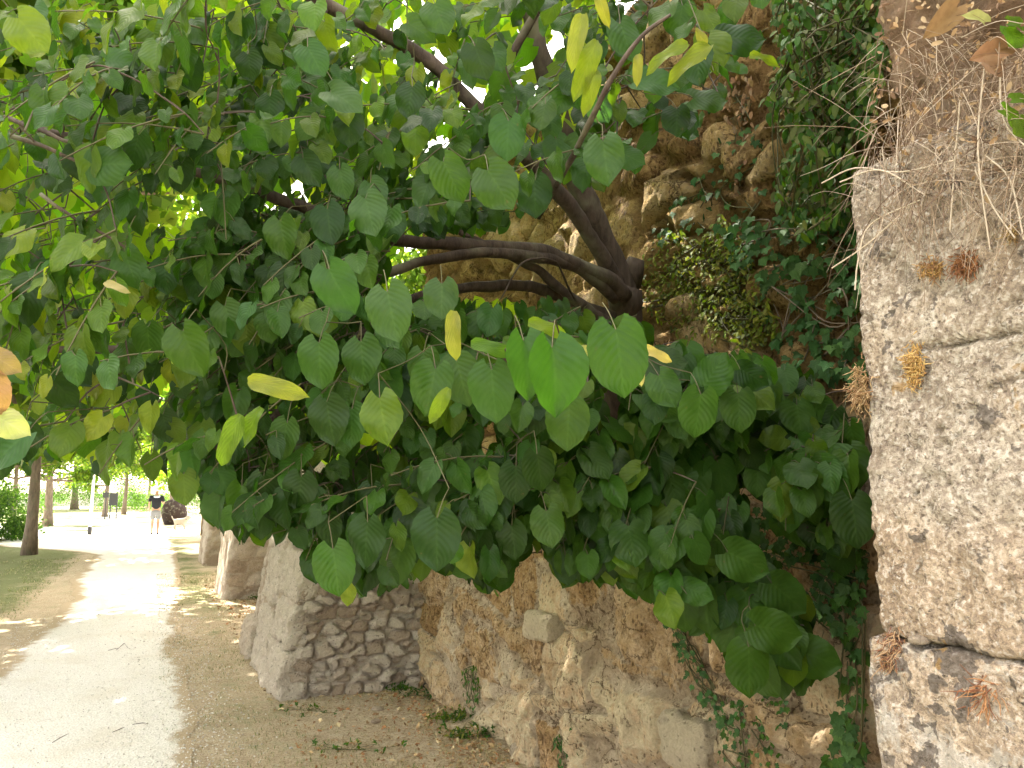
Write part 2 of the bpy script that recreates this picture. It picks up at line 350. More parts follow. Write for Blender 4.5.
mesh('ground', np.stack([xs, ys, zs], 1), F, GROUND, attrs={'green': green}).__setitem__('kind', 'structure')
def strip(name, s0, s1, ya, yb, ds, ny, mat, jag=.12, lift=.006):
    ss = np.arange(s0, s1, ds); t = np.linspace(0, 1, ny); S, Tt = np.meshgrid(ss, t, indexing='ij')
    a = np.array([ya(v) for v in ss]); b = np.array([yb(v) for v in ss])
    za = np.zeros(len(ss))
    a = a + jag*fbm(np.stack([ss*.9, za, za], 1), 21) + .05*fbm(np.stack([ss*7, za, za], 1), 22)
    b = b + jag*2*fbm(np.stack([ss*.7, za, za], 1), 23) + .05*fbm(np.stack([ss*7, za, za], 1), 24)
    Yw = a[:, None] + (b-a)[:, None]*Tt
    x = T2[0]*S + N2[0]*(Yw-WD); y = T2[1]*S + N2[1]*(Yw-WD); z = gh(x.ravel(), y.ravel()) + lift + .006*fbm(np.stack([x.ravel()*9, y.ravel()*9, x.ravel()*0], 1), 4)
    V = np.stack([x.ravel(), y.ravel(), z], 1); n0 = len(ss); i = np.arange(n0*ny).reshape(n0, ny)
    F = np.stack([i[:-1, :-1], i[:-1, 1:], i[1:, 1:], i[1:, :-1]], -1).reshape(-1, 4)
    e = np.maximum(1-(Yw-a[:, None])/.22, 1-(b[:, None]-Yw)/.35).ravel()
    o = mesh(name, V, F, mat, attrs={'edge': np.clip(e, 0, 1)}); o['kind'] = 'structure'; return o
strip('gravel_path', -4, 70, lambda s: 1.78 if s < 8 else 1.78-.35*min(1, (s-8)/12), lambda s: 3.28 + 3.4*sstep(22, 30, s), .08, 44, PATHM)
# side path: broad sunlit gravel area beyond the lawn on the left
strip('side_path', 18, 44, lambda s: 6.6, lambda s: 12.0, .2, 30, PATHM, .8, .03)
# ================================================================== masonry
def rbox(size, res, rad, fn, org, batter=0.0, drop_back=True, ystep=None):
    """box in the wall frame: size (sx, sy, sz), lower corner org (s, y, z), returns world verts"""
    sx, sy, sz = size; H = np.array(size)/2
    ax = [np.linspace(-H[k], H[k], max(2, int(size[k]/(res if not (k == 1 and ystep) else ystep))+1)) for k in range(3)]
    Vs, Fs, n = [], [], 0
    def face(k, sgn):
        nonlocal n
        a, b = [q for q in range(3) if q != k]; A, B = np.meshgrid(ax[a], ax[b], indexing='ij')
        p = np.zeros((A.size, 3)); p[:, a] = A.ravel(); p[:, b] = B.ravel(); p[:, k] = sgn*H[k]
        i = np.arange(A.size).reshape(A.shape) + n; f = np.stack([i[:-1, :-1], i[1:, :-1], i[1:, 1:], i[:-1, 1:]], -1).reshape(-1, 4)
        if (sgn > 0) == (k == 1): f = f[:, ::-1]
        Vs.append(p); Fs.append(f); n += len(p)
    for k in range(3):
        for s_ in (-1, 1):
            if k == 1 and s_ == -1 and drop_back: continue
            face(k, s_)
    p = np.concatenate(Vs); F = np.concatenate(Fs)
    key = np.round(p*1e5).astype(np.int64); _, idx, inv = np.unique(key, axis=0, return_index=True, return_inverse=True)
    p = p[idx]; F = inv.ravel()[F]
    c = np.clip(p, -(H-rad), H-rad); nn = p-c; L = np.linalg.norm(nn, axis=1)[:, None]; nn = nn/np.maximum(L, 1e-6); p = c + nn*rad
    lp = p + H + np.array(org)
    d, at = fn(lp, nn); lp = lp + nn*d[:, None]
    yy = lp[:, 1] - batter*np.clip(lp[:, 2], 0, 9)
    Wd = np.stack([T2[0]*lp[:, 0] + N2[0]*(yy-WD), T2[1]*lp[:, 0] + N2[1]*(yy-WD), lp[:, 2]], 1)
    return Wd, F, at
def fn_main(lp, nn):
    warp = fbm(lp*1.5, 31, 3)*.28; q = lp + np.stack([warp, warp*.4, fbm(lp*1.3, 36, 3)*.18], 1)
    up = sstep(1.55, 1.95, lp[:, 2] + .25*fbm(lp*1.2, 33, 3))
    F1, F2, I = stones(q/np.array([.62, .8, .40]), 3); e = F2-F1
    lo = -.028*(1-sstep(.0, .07, e)) + sstep(.0, .3, e)*(.020+.055*(I-.3)) - .045*sstep(.12, .45, fbm(lp*np.array([4.5, 4.5, 3.5]), 58, 3)) + fbm(lp*np.array([3, 3, 2]), 40, 6, .62)*.075 + fbm(lp*np.array([14, 14, 9]), 47, 4, .7)*.018 - .022*sstep(.1, .5, fbm(lp*np.array([26, 26, 12]), 44, 3))
    G1, G2, J = stones(q/np.array([.30, .5, .20]), 7); g = G2-G1
    hi = sstep(.0, .33, g)*(.058+.04*(J-.5)) - .05*G1 + fbm(lp*np.array([7, 7, 7]), 50, 5, .68)*.045
    patch = sstep(.05, .35, fbm(lp*1.1, 61, 3)); hi = hi*(1-.6*patch) + patch*.03
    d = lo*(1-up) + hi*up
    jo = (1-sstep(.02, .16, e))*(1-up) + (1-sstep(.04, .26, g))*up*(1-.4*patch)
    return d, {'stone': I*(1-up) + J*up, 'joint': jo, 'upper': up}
def fn_but(w, h, amp, seed, rough=.02):
    def f(lp, nn):
        q = lp + (fbm(lp*2.5, seed, 3)*.06)[:, None]
        F1, F2, I = stones(q/np.array([w, w, h]), seed, .8); e = F2-F1
        front = (nn[:, 0] < -.5) | (lp[:, 2] > 9)
        a = np.where(nn[:, 0] < -.3, amp, amp*.35)
        d = sstep(.03, .2, e)*a*(.6+.8*I) + fbm(lp*6, seed+5, 5, .6)*rough + fbm(lp*1.8, seed+6, 3)*.035
        return d, {'stone': I, 'joint': (1-sstep(.03, .16, e))*np.where(nn[:, 0] < -.3, 1, .35), 'upper': I*0}
    return f
wall = empty('rubble_wall', W(4, 0, 0))
tag(wall, 'tall old golden rubble stone wall running behind the linden branches', 'wall')
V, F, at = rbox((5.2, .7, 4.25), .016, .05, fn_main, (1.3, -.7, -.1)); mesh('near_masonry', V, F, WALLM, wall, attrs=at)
def coarse(w_, h_, amp):
    def f(lp, nn):
        F1, F2, I = stones(lp/np.array([w_, w_, h_]), 4); e = F2-F1
        return sstep(0, .25, e)*amp + fbm(lp*2.5, 9, 4)*.06, {'stone': I, 'joint': 1-sstep(.02, .2, e), 'upper': sstep(1.4, 2.2, lp[:, 2])}
    return f
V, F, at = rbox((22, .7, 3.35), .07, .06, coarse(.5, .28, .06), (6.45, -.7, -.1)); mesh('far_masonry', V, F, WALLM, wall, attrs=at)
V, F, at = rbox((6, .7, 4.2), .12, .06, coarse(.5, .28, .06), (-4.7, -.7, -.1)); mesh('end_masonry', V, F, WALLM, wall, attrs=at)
# pale dressed blocks standing proud in the lower courses
def pale_block(px, py, wd, ht, col_m, rot=0.0, proud=-.01):
    p = onwall(px, py, .03); s = T2[0]*p[0]+T2[1]*p[1]
    def f(lp, nn): return fbm(lp*4, 71, 6, .66)*.06, {'stone': lp[:, 0]*0+.9, 'joint': lp[:, 0]*0, 'upper': lp[:, 0]*0}
    V, F, at = rbox((wd, .2, ht), .012, .05, f, (s-wd/2, -.10+proud, p[2]-ht/2)); return mesh('pale_block', V, F, col_m, wall, attrs=at)
PALE = m_buttress('pale_tufa', (.52, .42, .27), (.64, .53, .35), (.6, .5, .36), (.70, .60, .43))
pale_block(541, 626, .34, .17, PALE); pale_block(690, 742, .30, .22, PALE, proud=-.01)
# second buttress
bt = empty('stone_buttress', W(7.6, .55, 0)); tag(bt, 'battered buttress of small pinkish rubble beside the path under the leaves', 'buttress', 'buttresses along the old wall')
V, F, at = rbox((2.3, 1.2, 2.6), .014, .07, fn_but(.15, .095, .05, 13, .012), (6.47, -.1, -.12), .15, True); mesh('rubble_core', V, F, B2M, bt, attrs=at)
PALEF = m_buttress('pale_quoin', (.50, .41, .31), (.64, .55, .44), (.56, .48, .38), (.76, .68, .57))
def quoin(s, y, z, sx, sy, sz, par, m, seed):
    def f(lp, nn): return fbm(lp*5, seed, 6, .7)*.075 + fbm(lp*22, seed+3, 3)*.014, {'stone': lp[:, 0]*0+.6, 'joint': lp[:, 0]*0, 'upper': lp[:, 0]*0}
    V, F, at = rbox((sx, sy, sz), .02, .055, f, (s, y, z), .15); return mesh('corner_stone', V, F, m, par, attrs=at)
for k, (sx, sy, sz, z) in enumerate([(.95, .24, .42, -.05), (.75, .17, .34, .38), (.85, .22, .40, .73), (.7, .17, .40, 1.14), (.8, .22, .5, 1.55)]):
    quoin(6.425, 1.15-sy, z, sx, sy, sz, bt, PALEF, 80+k)
for k, (sx, sz, z) in enumerate([(.8, .6, -.05), (.9, .5, .57), (.8, .55, 1.1), (.9, .5, 1.68)]):
    quoin(7.42-.05*(k % 2), .84, z, sx, .30, sz, bt, PALEF, 90+k)
quoin(8.2, .86, -.1, .64, .33, .42, bt, B2M, 98)
# third, farther buttress
b3 = empty('stone_buttress', W(13.6, .5, 0)); tag(b3, 'small brick-coursed stone buttress farther along the path', 'buttress', 'buttresses along the old wall')
V, F, at = rbox((2.0, 1.15, 2.3), .04, .05, fn_but(.34, .2, .04, 23), (12.6, -.1, -.1), .10); mesh('coursed_stonework', V, F, B2M, b3, attrs=at)
b4 = empty('stone_buttress', W(19.6, .5, 0)); tag(b4, 'farthest pale stone buttress, half hidden by hanging leaves', 'buttress', 'buttresses along the old wall')
V, F, at = rbox((1.8, 1.1, 2.0), .06, .05, fn_but(.34, .2, .04, 29), (18.8, -.1, -.1), .1); mesh('coursed_stonework', V, F, B2M, b4, attrs=at)
# near buttress: big weathered blocks
nb = empty('limestone_pier', W(0, .5, 0)); tag(nb, 'weathered grey limestone pier with dark lichen filling the right edge', 'pier')
def blockface(s0, s1, z0, z1, y1, m, seed, thick=1.1, cracks=(), res=.009, rad=.018):
    def f(lp, nn):
        d = fbm(lp*4, seed, 3, .5)*.011 + fbm(lp*18, seed+4, 5, .72)*.013 - .007*sstep(.15, .5, fbm(lp*45, seed+8, 2))
        jo = lp[:, 0]*0
        for (sa, za, sb, zb, wd, dp) in cracks:
            t = np.clip((lp[:, 0]-sa)/(sb-sa), 0, 1); zz = za + (zb-za)*t + .008*fbm(lp*5, seed+20, 3)
            inn = ((lp[:, 0]-sa)/(sb-sa) > -.02) & ((lp[:, 0]-sa)/(sb-sa) < 1.02)
            c = np.exp(-((lp[:, 2]-zz)/wd)**2)*inn*(.4+.6*sstep(-.4, .3, fbm(lp*9, seed+21, 3))); d = d - dp*c; jo = np.maximum(jo, c)
        return d, {'stone': lp[:, 0]*0+.5, 'joint': jo, 'upper': jo*0}
    V, F, at = rbox((s1-s0, thick, z1-z0), res, rad, f, (s0, y1-thick, z0), 0, True, .03); return mesh('stone_block', V, F, m, nb, attrs=at)
# joints: found from where their pixels meet the pier's face
def pier(px, py): p = onwall(px, py, 1.1); return T2[0]*p[0]+T2[1]*p[1], p[2]
sE, _ = pier(862, 400); zj = pier(862, 632)[1]; zj2 = pier(1024, 696)[1]; sj2 = pier(1024, 696)[0]; ztop = pier(880, 150)[1]
sa, za = pier(925, 347); sb, zb = pier(1024, 326); sc_, zc = pier(985, 385); sd, zd = pier(1024, 372)
blockface(-.9, sE, zj, 2.12, 1.10, LIME, 101, cracks=[(sa, za, -.9, zb, .0042, .022), (sc_, zc, sd, zd, .0035, .014)], res=.006)
blockface(-.9, sE+.012, -.1, zj+.001, 1.112, LIME2, 107, rad=.012)
# soil and root mat capping the pier
SOIL = m_buttress('root_mat_soil', (.12, .07, .035), (.22, .14, .08), (.15, .09, .05), (.36, .26, .17))
def fsoil(lp, nn):
    d = fbm(lp*5, 131, 5, .6)*.07 - .10*(1-sstep(1.98, 2.12, lp[:, 2] + .12*fbm(lp*5, 140, 3))) + fbm(lp*25, 135, 3)*.012
    return d, {'stone': .5+.4*fbm(lp*6, 3), 'joint': lp[:, 0]*0, 'upper': lp[:, 0]*0}
V, F, at = rbox((1.84, .97, 1.6), .014, .05, fsoil, (-.97, .125, 1.95), .04); mesh('soil_cap', V, F, SOIL, nb, attrs=at)
# ================================================================== leaves
def leaf_template(nv=12, nu=3, lobe=.16, fold=.22, droop=.25, wave=.03, width=.47, seed=0, tip=.12, serr=.018):
    r = np.random.RandomState(seed); V, UV = [], []
    vs = np.linspace(0, 1, nv+1); us = np.linspace(-1, 1, 2*nu+1)
    ph = r.rand()*6
    for a, v in enumerate(vs):
        q_ = (v-.44)/(.47 if v < .44 else .60); ww = width*1.10*max(0, 1-abs(q_)**(2.25 if v < .44 else 2.05))**(.55 if v < .44 else .62)
        if v >= 1: ww = 0
        for u in us:
            au = abs(u); w_ = ww*(1 + (serr*(1 if a % 2 else -1) if au == 1 else 0))*(1.06 if u > 0 else .96)
            x = u*w_; y = v*(1.0) - lobe*(au**1.4)*(1-v)**1.5*1.5 + .02*math.sin(4*v+ph)
            if v == 1: y = 1 + tip
            z = -fold*abs(x)*(-1) * (1 if True else 0)
            z += -droop*(v**2)*.6 + wave*math.sin(9*v+ph+u*2)*au + r.randn()*.004*au - .18*au*au*w_
            V.append((x, y, z)); UV.append((u, v))
    k = 2*nu+1; F = [(a*k+b, a*k+b+1, (a+1)*k+b+1, (a+1)*k+b) for a in range(nv) for b in range(2*nu)]
    return np.array(V), np.array(F), np.array(UV)
TPL = [leaf_template(13, 3, .17, f, d, w_, wd, s) for s, (f, d, w_, wd) in enumerate([(.25, .25, .045, .46), (.45, .4, .06, .44), (.12, .15, .07, .48), (.35, .6, .07, .45), (.75, .45, .06, .46), (.2, .1, .09, .43)])]
LOW = [leaf_template(6, 1, .15, .3, .3, .03, .46, s, serr=0) for s in range(3)]
class Leaves:
    def __init__(s, tpl): s.tpl = tpl; s.V = []; s.F = []; s.U = []; s.C = []; s.n = 0; s.count = 0
    def put(s, base, T, N, size, col, k=None, wide=1.0):
        T = np.asarray(T, float); T = T/np.linalg.norm(T); N = np.asarray(N, float); N = N - T*np.dot(N, T); N /= np.linalg.norm(N)+1e-9
        S = np.cross(T, N); V, F, U = s.tpl[k if k is not None else RS.randint(len(s.tpl))]
        Vw = np.asarray(base) + size*(wide*V[:, :1]*S + V[:, 1:2]*T + V[:, 2:3]*N)
        s.V.append(Vw); s.F.append(F+s.n); s.U.append(U); s.C.append(np.tile(col, (len(V), 1))); s.n += len(V); s.count += 1
    def build(s, name, mat, parent):
        if not s.V: return None
        return mesh(name, np.concatenate(s.V), np.concatenate(s.F), mat, parent, uv=np.concatenate(s.U), col=np.concatenate(s.C))
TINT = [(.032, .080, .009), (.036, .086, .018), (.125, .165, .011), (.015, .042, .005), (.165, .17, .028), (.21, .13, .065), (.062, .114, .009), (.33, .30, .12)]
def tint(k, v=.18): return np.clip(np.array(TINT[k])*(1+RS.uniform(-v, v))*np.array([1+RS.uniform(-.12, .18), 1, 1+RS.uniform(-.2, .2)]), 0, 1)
# ------------------------------------------------------------------ linden tree
tree = empty('linden_tree', P(612, 460, 3.75)); tag(tree, 'large linden tree with broad heart shaped leaves leaning out from the stone wall', 'tree')
boughs = []
def bough(pts, r0, r1, k=8, name='bough', par=None, nn=7):
    c = curve([P(*q) for q in pts], nn); t = np.linspace(0, 1, len(c)); r = (r0 + (r1-r0)*t)*(1 + .06*np.sin(t*37) + RS.randn(len(t))*.025)
    c = c + fbm(c*9, 3, 2)[:, None]*np.array([.6, .2, 1])*.012
    boughs.append(c); m = MB(); m.tube(c, r, k); return m.build(name, BARK, par if par is not None else tree)
tr = bough([(590, 560, 3.95), (604, 470, 3.80), (616, 400, 3.66), (628, 335, 3.55), (622, 288, 3.50), (600, 235, 3.40), (577, 180, 3.25), (557, 110, 3.1), (538, 45, 3.0), (520, -60, 2.9), (500, -200, 2.8)], .082, .032, 14, 'trunk')
m = MB()
for (a, b) in (((625, 300, 3.50), .085), ((632, 272, 3.5), .055)): m.tube(np.array([P(*a)+np.array([.0, .03, -.07]), P(*a), P(*a)+np.array([0.02, -.02, .06])]), [b*.8, b, b*.7], 10)
m.build('burl', BARK, tree)
bough([(622, 300, 3.47), (598, 250, 3.30), (570, 208, 3.15), (538, 170, 3.0), (500, 130, 2.85), (468, 98, 2.75), (430, 62, 2.7), (375, 30, 2.6), (320, 2, 2.5), (250, -50, 2.4), (150, -110, 2.2), (0, -160, 2.0)], .036, .018, 10)
bough([(626, 296, 3.42), (596, 272, 3.28), (548, 254, 3.1), (500, 247, 2.95), (455, 243, 2.85), (415, 241, 2.75), (360, 232, 2.6), (300, 205, 2.5), (220, 180, 2.4), (120, 150, 2.3), (20, 125, 2.2)], .036, .012, 10)
bough([(615, 300, 3.40), (580, 268, 3.22), (540, 258, 3.05), (495, 252, 2.9), (450, 256, 2.8), (410, 266, 2.65), (360, 282, 2.5), (300, 310, 2.35), (220, 330, 2.2), (120, 350, 2.1), (40, 345, 2.0)], .026, .010, 10)
bough([(612, 318, 3.45), (570, 300, 3.3), (530, 287, 3.15), (490, 286, 3.0), (450, 290, 2.85), (400, 305, 2.65), (330, 360, 2.4), (270, 420, 2.2), (215, 450, 2.1)], .030, .009, 8)
bough([(618, 330, 3.42), (575, 300, 3.25), (535, 270, 3.1), (495, 248, 2.98), (460, 232, 2.9)], .026, .012, 8)
bough([(484, 112, 2.80), (500, 78, 2.75), (520, 40, 2.7), (548, -10, 2.6), (580, -80, 2.5)], .020, .012, 8)
bough([(612, 330, 3.40), (575, 390, 2.9), (545, 440, 2.6), (490, 480, 2.4), (420, 500, 2.3), (340, 490, 2.25)], .03, .009, 8)
bough([(618, 345, 3.40), (650, 400, 2.95), (690, 450, 2.7), (730, 510, 2.55), (760, 575, 2.4), (780, 620, 2.3)], .024, .007, 8)
bough([(640, 350, 3.30), (700, 370, 2.95), (760, 400, 2.75), (810, 440, 2.6), (840, 490, 2.5)], .020, .007, 8)
bough([(-70, 100, 2.1), (0, 117, 2.05), (40, 130, 2.0), (80, 145, 2.0), (110, 160, 2.05)], .009, .004, 6)
bough([(-70, 118, 1.95), (0, 134, 1.85), (50, 146, 1.8), (90, 170, 1.8)], .009, .004, 6)
bough([(40, 195, 2.0), (80, 220, 2.0), (115, 240, 2.0), (150, 262, 2.05)], .006, .003, 6)
bough([(540, 215, 2.6), (568, 165, 1.95), (592, 118, 1.7), (612, 78, 1.62), (640, 38, 1.6), (670, 15, 1.6)], .010, .004, 6, 'side_twig')
bough([(560, 420, 2.4), (520, 370, 1.8), (500, 348, 1.5), (560, 352, 1.42), (615, 340, 1.4)], .008, .003, 6, 'side_twig')
bough([(575, 300, 3.2), (556, 262, 2.9), (524, 262, 2.7), (500, 300, 2.6)], .005, .003, 5, 'side_twig')
# foliage outline in the picture plane is only used to choose which random shoots carry leaves
OUT = [(-600, -500), (560, -500), (700, -200), (760, -60), (768, 30), (738, 90), (712, 118), (695, 142), (655, 132), (632, 190), (572, 192), (548, 176), (530, 205), (512, 234), (440, 238), (392, 236), (386, 285), (440, 300), (535, 300), (570, 300), (640, 322), (690, 345), (760, 358), (800, 372), (860, 392), (862, 560), (836, 560), (800, 545), (765, 540), (800, 590), (838, 668), (806, 690), (784, 702), (748, 697), (730, 655), (700, 638), (668, 636), (655, 610), (632, 594), (596, 584), (560, 585), (548, 560), (520, 560), (497, 600), (470, 585), (440, 572), (400, 590), (345, 606), (318, 590), (300, 552), (268, 545), (240, 545), (222, 535), (196, 500), (190, 492), (172, 496), (158, 480), (125, 472), (100, 486), (70, 474), (34, 455), (28, 478), (-50, 480), (-600, 500)]
HOLES = [[(594, 388), (628, 396), (624, 422), (600, 424)], [(478, 428), (500, 425), (500, 445), (480, 446)], [(738, 492), (768, 488), (770, 545), (790, 590), (748, 545)], [(145, 196), (196, 192), (206, 222), (170, 228), (142, 212)], [(0, 60), (20, 56), (42, 62), (38, 74), (0, 70)], [(-20, -10), (32, -10), (34, 16), (-20, 8)], [(452, 88), (482, 80), (492, 98), (470, 104)], [(330, 40), (345, 36), (350, 48), (334, 50)], [(515, 56), (560, 40), (560, 64), (528, 84)], [(410, 60), (450, 60), (452, 72), (425, 74)]]
def okpt(p, px=None):
    q = proj(p) if px is None else px
    r = inpoly(q, OUT)
    for h in HOLES: r &= ~inpoly(q, h)
    return r
lv = Leaves(TPL); tw = MB()
UPV = np.array([0, 0, 1.0]); OUTW = np.array([N2[0], N2[1], 0])
def depth_at(px, py):
    # the canopy is nearest at mid picture and falls back to the wall on the right
    if px > 560 and py > 300: lo, hi = 2.15 + max(0, (640-px))*.002, 2.75
    elif px > 480 and py < 200: lo, hi = 1.75, 2.7
    elif px > 200: lo, hi = 1.95, 3.1
    else: lo, hi = 1.7, 3.4
    return lo, hi
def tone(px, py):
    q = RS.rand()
    if px < 470 and py < 130: return 2 if q < .12 else 6 if q < .5 else 3 if q < .6 else 0  # upper left leans yellow-green: backlit glow put into the leaf tint
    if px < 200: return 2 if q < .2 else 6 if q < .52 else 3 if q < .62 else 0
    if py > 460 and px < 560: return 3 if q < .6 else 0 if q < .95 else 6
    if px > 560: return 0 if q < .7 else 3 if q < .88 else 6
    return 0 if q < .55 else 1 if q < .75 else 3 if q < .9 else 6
nodes = []
def spray(px, py):
    lo, hi = depth_at(px, py); d = RS.uniform(lo, hi); c = P(px, py, d)
    dirv = OUTW*RS.uniform(.2, .9) + np.array([RS.uniform(-.7, .5), RS.uniform(-.7, .2), RS.uniform(-.9, .15)]); dirv /= np.linalg.norm(dirv)
    L = RS.uniform(.16, .34); n = RS.randint(5, 9); big = 1.0 + (.30 if px > 560 and py > 300 else 0)
    t = np.linspace(0, 1, 6)[:, None]; pts = c + (t-.5)*dirv*L + np.array([0, 0, -.07])*(t**2)
    side = np.cross(dirv, UPV); side /= np.linalg.norm(side)+1e-9
    k = 0
    for j in range(n):
        f = (j+.5)/n; b = c + (f-.5)*dirv*L + np.array([0, 0, -.07*f*f]); sg = 1 if j % 2 else -1
        pet = side*sg*.5 + dirv*.35 + np.array([0, 0, -.25]) + RS.randn(3)*.2; pet *= RS.uniform(.025, .045)/np.linalg.norm(pet)
        T = side*sg*RS.uniform(.1, .6) + dirv*.25 + np.array([0, 0, -RS.uniform(.55, 1.1)]) + RS.randn(3)*.22
        N = OUTW*.35 + np.array([RS.uniform(-.3, .25), -.55, .55]) + RS.randn(3)*.28
        sz = RS.uniform(.048, .084)*big*(.75 if j == 0 or j == n-1 else 1); e = b+pet; Tn = T/np.linalg.norm(T)
        tst = np.array([e + Tn*sz*.1, e + Tn*sz*.6, e+Tn*sz*1.08])
        if not okpt(tst).all(): continue
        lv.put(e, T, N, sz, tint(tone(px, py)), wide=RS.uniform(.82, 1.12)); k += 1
        tw.tube(np.array([b, b+pet*.5+np.array([0, 0, .004]), e]), .0011, 3, cap=False)
    if k:
        nodes.append(pts[0])
    if k > 2 and okpt(pts).all():
        tw.tube(pts, np.linspace(.0028, .0015, 6), 4, cap=False)
def scatter(poly_box, n):
    x0, y0, x1, y1 = poly_box
    for _ in range(n):
        px, py = RS.uniform(x0, x1), RS.uniform(y0, y1)
        if okpt(None, np.array([[px, py]]))[0]: spray(px, py)
scatter((0, 0, 480, 330), 290)
scatter((200, 200, 620, 590), 520)
scatter((470, 300, 862, 700), 430)
scatter((480, -20, 770, 190), 46)
scatter((0, 300, 220, 500), 42)
scatter((-250, -300, 700, -10), 120)
scatter((-330, -10, 0, 480), 60)
# leafy masses need a shoot to hang from: greedy joining to the boughs
bp = np.concatenate(boughs); att = list(bp); pend = sorted(nodes, key=lambda q: np.min(np.linalg.norm(bp-q, axis=1)))
links = MB(); A = np.array(att); 
for q in pend:
    D = np.linalg.norm(A-q, axis=1); k = int(np.argmin(D)); a = A[k]; L = D[k]
    if L > .01:
        mid = (a+q)/2 + np.array([0, 0, .06*L]) + RS.randn(3)*.03*L; cc = curve([a, mid, q], 4)
        if not okpt(cc).all() and proj(q)[0][1] > 0: continue
        links.tube(cc, np.linspace(.0030, .0018, len(cc)), 5, cap=False); A = np.vstack([A, cc[::3]])
# ------------------------------------------------------------------ leaves one can pick out: (x, y, length, tip angle, tone, fold)
HERO = """283 237 46 8 0 1;330 225 46 10 3 0;370 215 50 15 1 2;394 226 40 10 1 5;338 288 58 25 1 3;392 313 62 12 1 0;442 299 44 0 1 2;302 308 40 10 1 5;262 322 38 -20 0 0
320 362 54 3 0 0;363 360 52 6 0 2;384 418 58 12 6 5;285 438 42 -8 0 0;425 368 44 5 0 1;396 400 48 20 3 0;330 420 52 10 3 2;352 425 44 0 0 0;462 380 54 16 0 0;493 392 62 3 1 0;528 365 68 10 1 4;556 376 80 8 0 4;535 414 46 -5 3 2
432 388 56 -10 0 1;442 408 46 -30 6 4;452 418 36 10 6 4;620 358 80 8 0 0;665 389 42 25 0 2;664 362 46 88 3 2;712 372 48 150 0 2;699 413 52 -6 0 0;738 410 46 0 0 0;568 424 54 -4 0 2;655 408 34 -10 3 0;752 376 38 60 3 2
592 506 48 2 0 2;622 494 48 2 0 0;494 507 46 0 3 2;516 482 42 0 3 0;513 540 40 5 3 1;549 526 42 10 0 2;566 568 34 3 3 0;592 558 42 10 3 2;614 560 36 0 3 5;636 578 34 8 0 2;481 542 34 0 3 1;640 530 36 8 0 2;540 470 44 10 3 0
672 488 44 12 0 2;721 479 46 10 0 0;700 496 44 -8 0 2;752 455 34 20 3 2;773 438 32 -88 6 2;782 478 36 -85 6 4;800 468 42 -130 0 2;790 507 44 -70 6 2;757 480 34 -5 0 0;824 496 44 5 3 1;850 470 46 10 3 2;852 520 54 0 3 0;705 540 48 175 6 1;842 556 40 0 3 2
745 560 52 65 0 2;704 610 46 -2 0 4;684 614 38 5 0 0;730 632 44 -25 0 0;775 629 54 80 0 2;748 667 54 -2 0 2;786 671 42 5 0 0;814 655 50 75 0 2;786 595 50 50 0 2;760 600 34 80 6 1;690 575 38 0 0 2;661 566 30 -15 0 2;676 546 30 10 0 0;650 588 34 10 0 1;640 500 40 0 3 2
300 492 42 -5 3 2;331 529 34 8 3 1;366 541 52 -5 3 2;337 568 52 12 0 0;398 562 48 -12 0 1;437 540 60 0 3 2;430 505 46 -70 0 2;265 490 40 5 3 1;300 538 24 20 3 0;263 522 34 0 3 2;347 594 24 0 2 2;372 500 36 0 3 0;410 520 40 10 3 1;470 560 34 0 2 4
452 178 54 28 0 0;498 187 58 30 0 2;508 138 50 -2 1 0;558 152 38 8 1 0;605 160 58 6 1 5;581 157 46 -5 0 4;546 108 40 150 0 2;535 196 46 0 3 2;424 192 38 -25 1 1;440 160 36 -20 1 1;630 158 36 60 0 2;552 130 30 0 1 1
626 40 52 20 1 0;680 20 44 -10 0 2;655 82 52 85 1 1;708 98 44 90 0 2;676 122 38 -4 3 2;740 38 54 88 3 2;375 195 38 20 1 2;342 182 36 10 1 0;440 18 46 20 0 2;345 100 50 60 1 1;575 95 30 10 0 1;600 110 34 30 1 2
130 267 48 20 0 5;85 265 46 -35 0 4;125 300 38 0 2 2;148 342 42 0 0 0;190 350 58 20 0 1;165 276 38 3 3 2;196 286 38 0 3 2;30 300 54 -5 3 0;52 280 46 5 3 1;230 320 42 20 0 0;62 390 44 40 3 2;106 395 32 -45 2 2;86 370 40 30 3 2
166 426 34 15 3 2;176 432 28 25 6 2;150 400 32 0 3 1;182 388 24 20 3 2;10 448 58 -50 1 1;25 440 44 0 3 2;217 510 38 -12 1 4;243 500 38 5 0 4;186 487 36 10 6 2;152 466 30 5 6 2;176 372 34 20 2 2
110 165 54 88 1 2;130 104 40 80 3 2;190 72 40 10 3 0;182 176 38 0 3 2;92 70 44 80 0 2;42 92 46 60 3 2;150 50 36 0 1 0;120 62 42 85 1 1;30 32 56 40 2 2;76 26 40 0 2 2;250 66 36 10 3 2;240 30 40 -20 3 1;175 20 30 20 6 0;208 155 36 40 3 2;58 180 34 60 3 2;310 170 40 30 3 1;270 110 40 0 3 2;315 60 44 30 0 0;350 130 40 0 3 2;480 60 44 20 3 2;410 100 40 -10 3 2;420 30 40 60 0 1"""
hl = Leaves(TPL); CR = np.array([1.0, 0, 0]); CU = np.array([0, -SP, CP]); CB = np.array([0, -CP, -SP])
herob = []
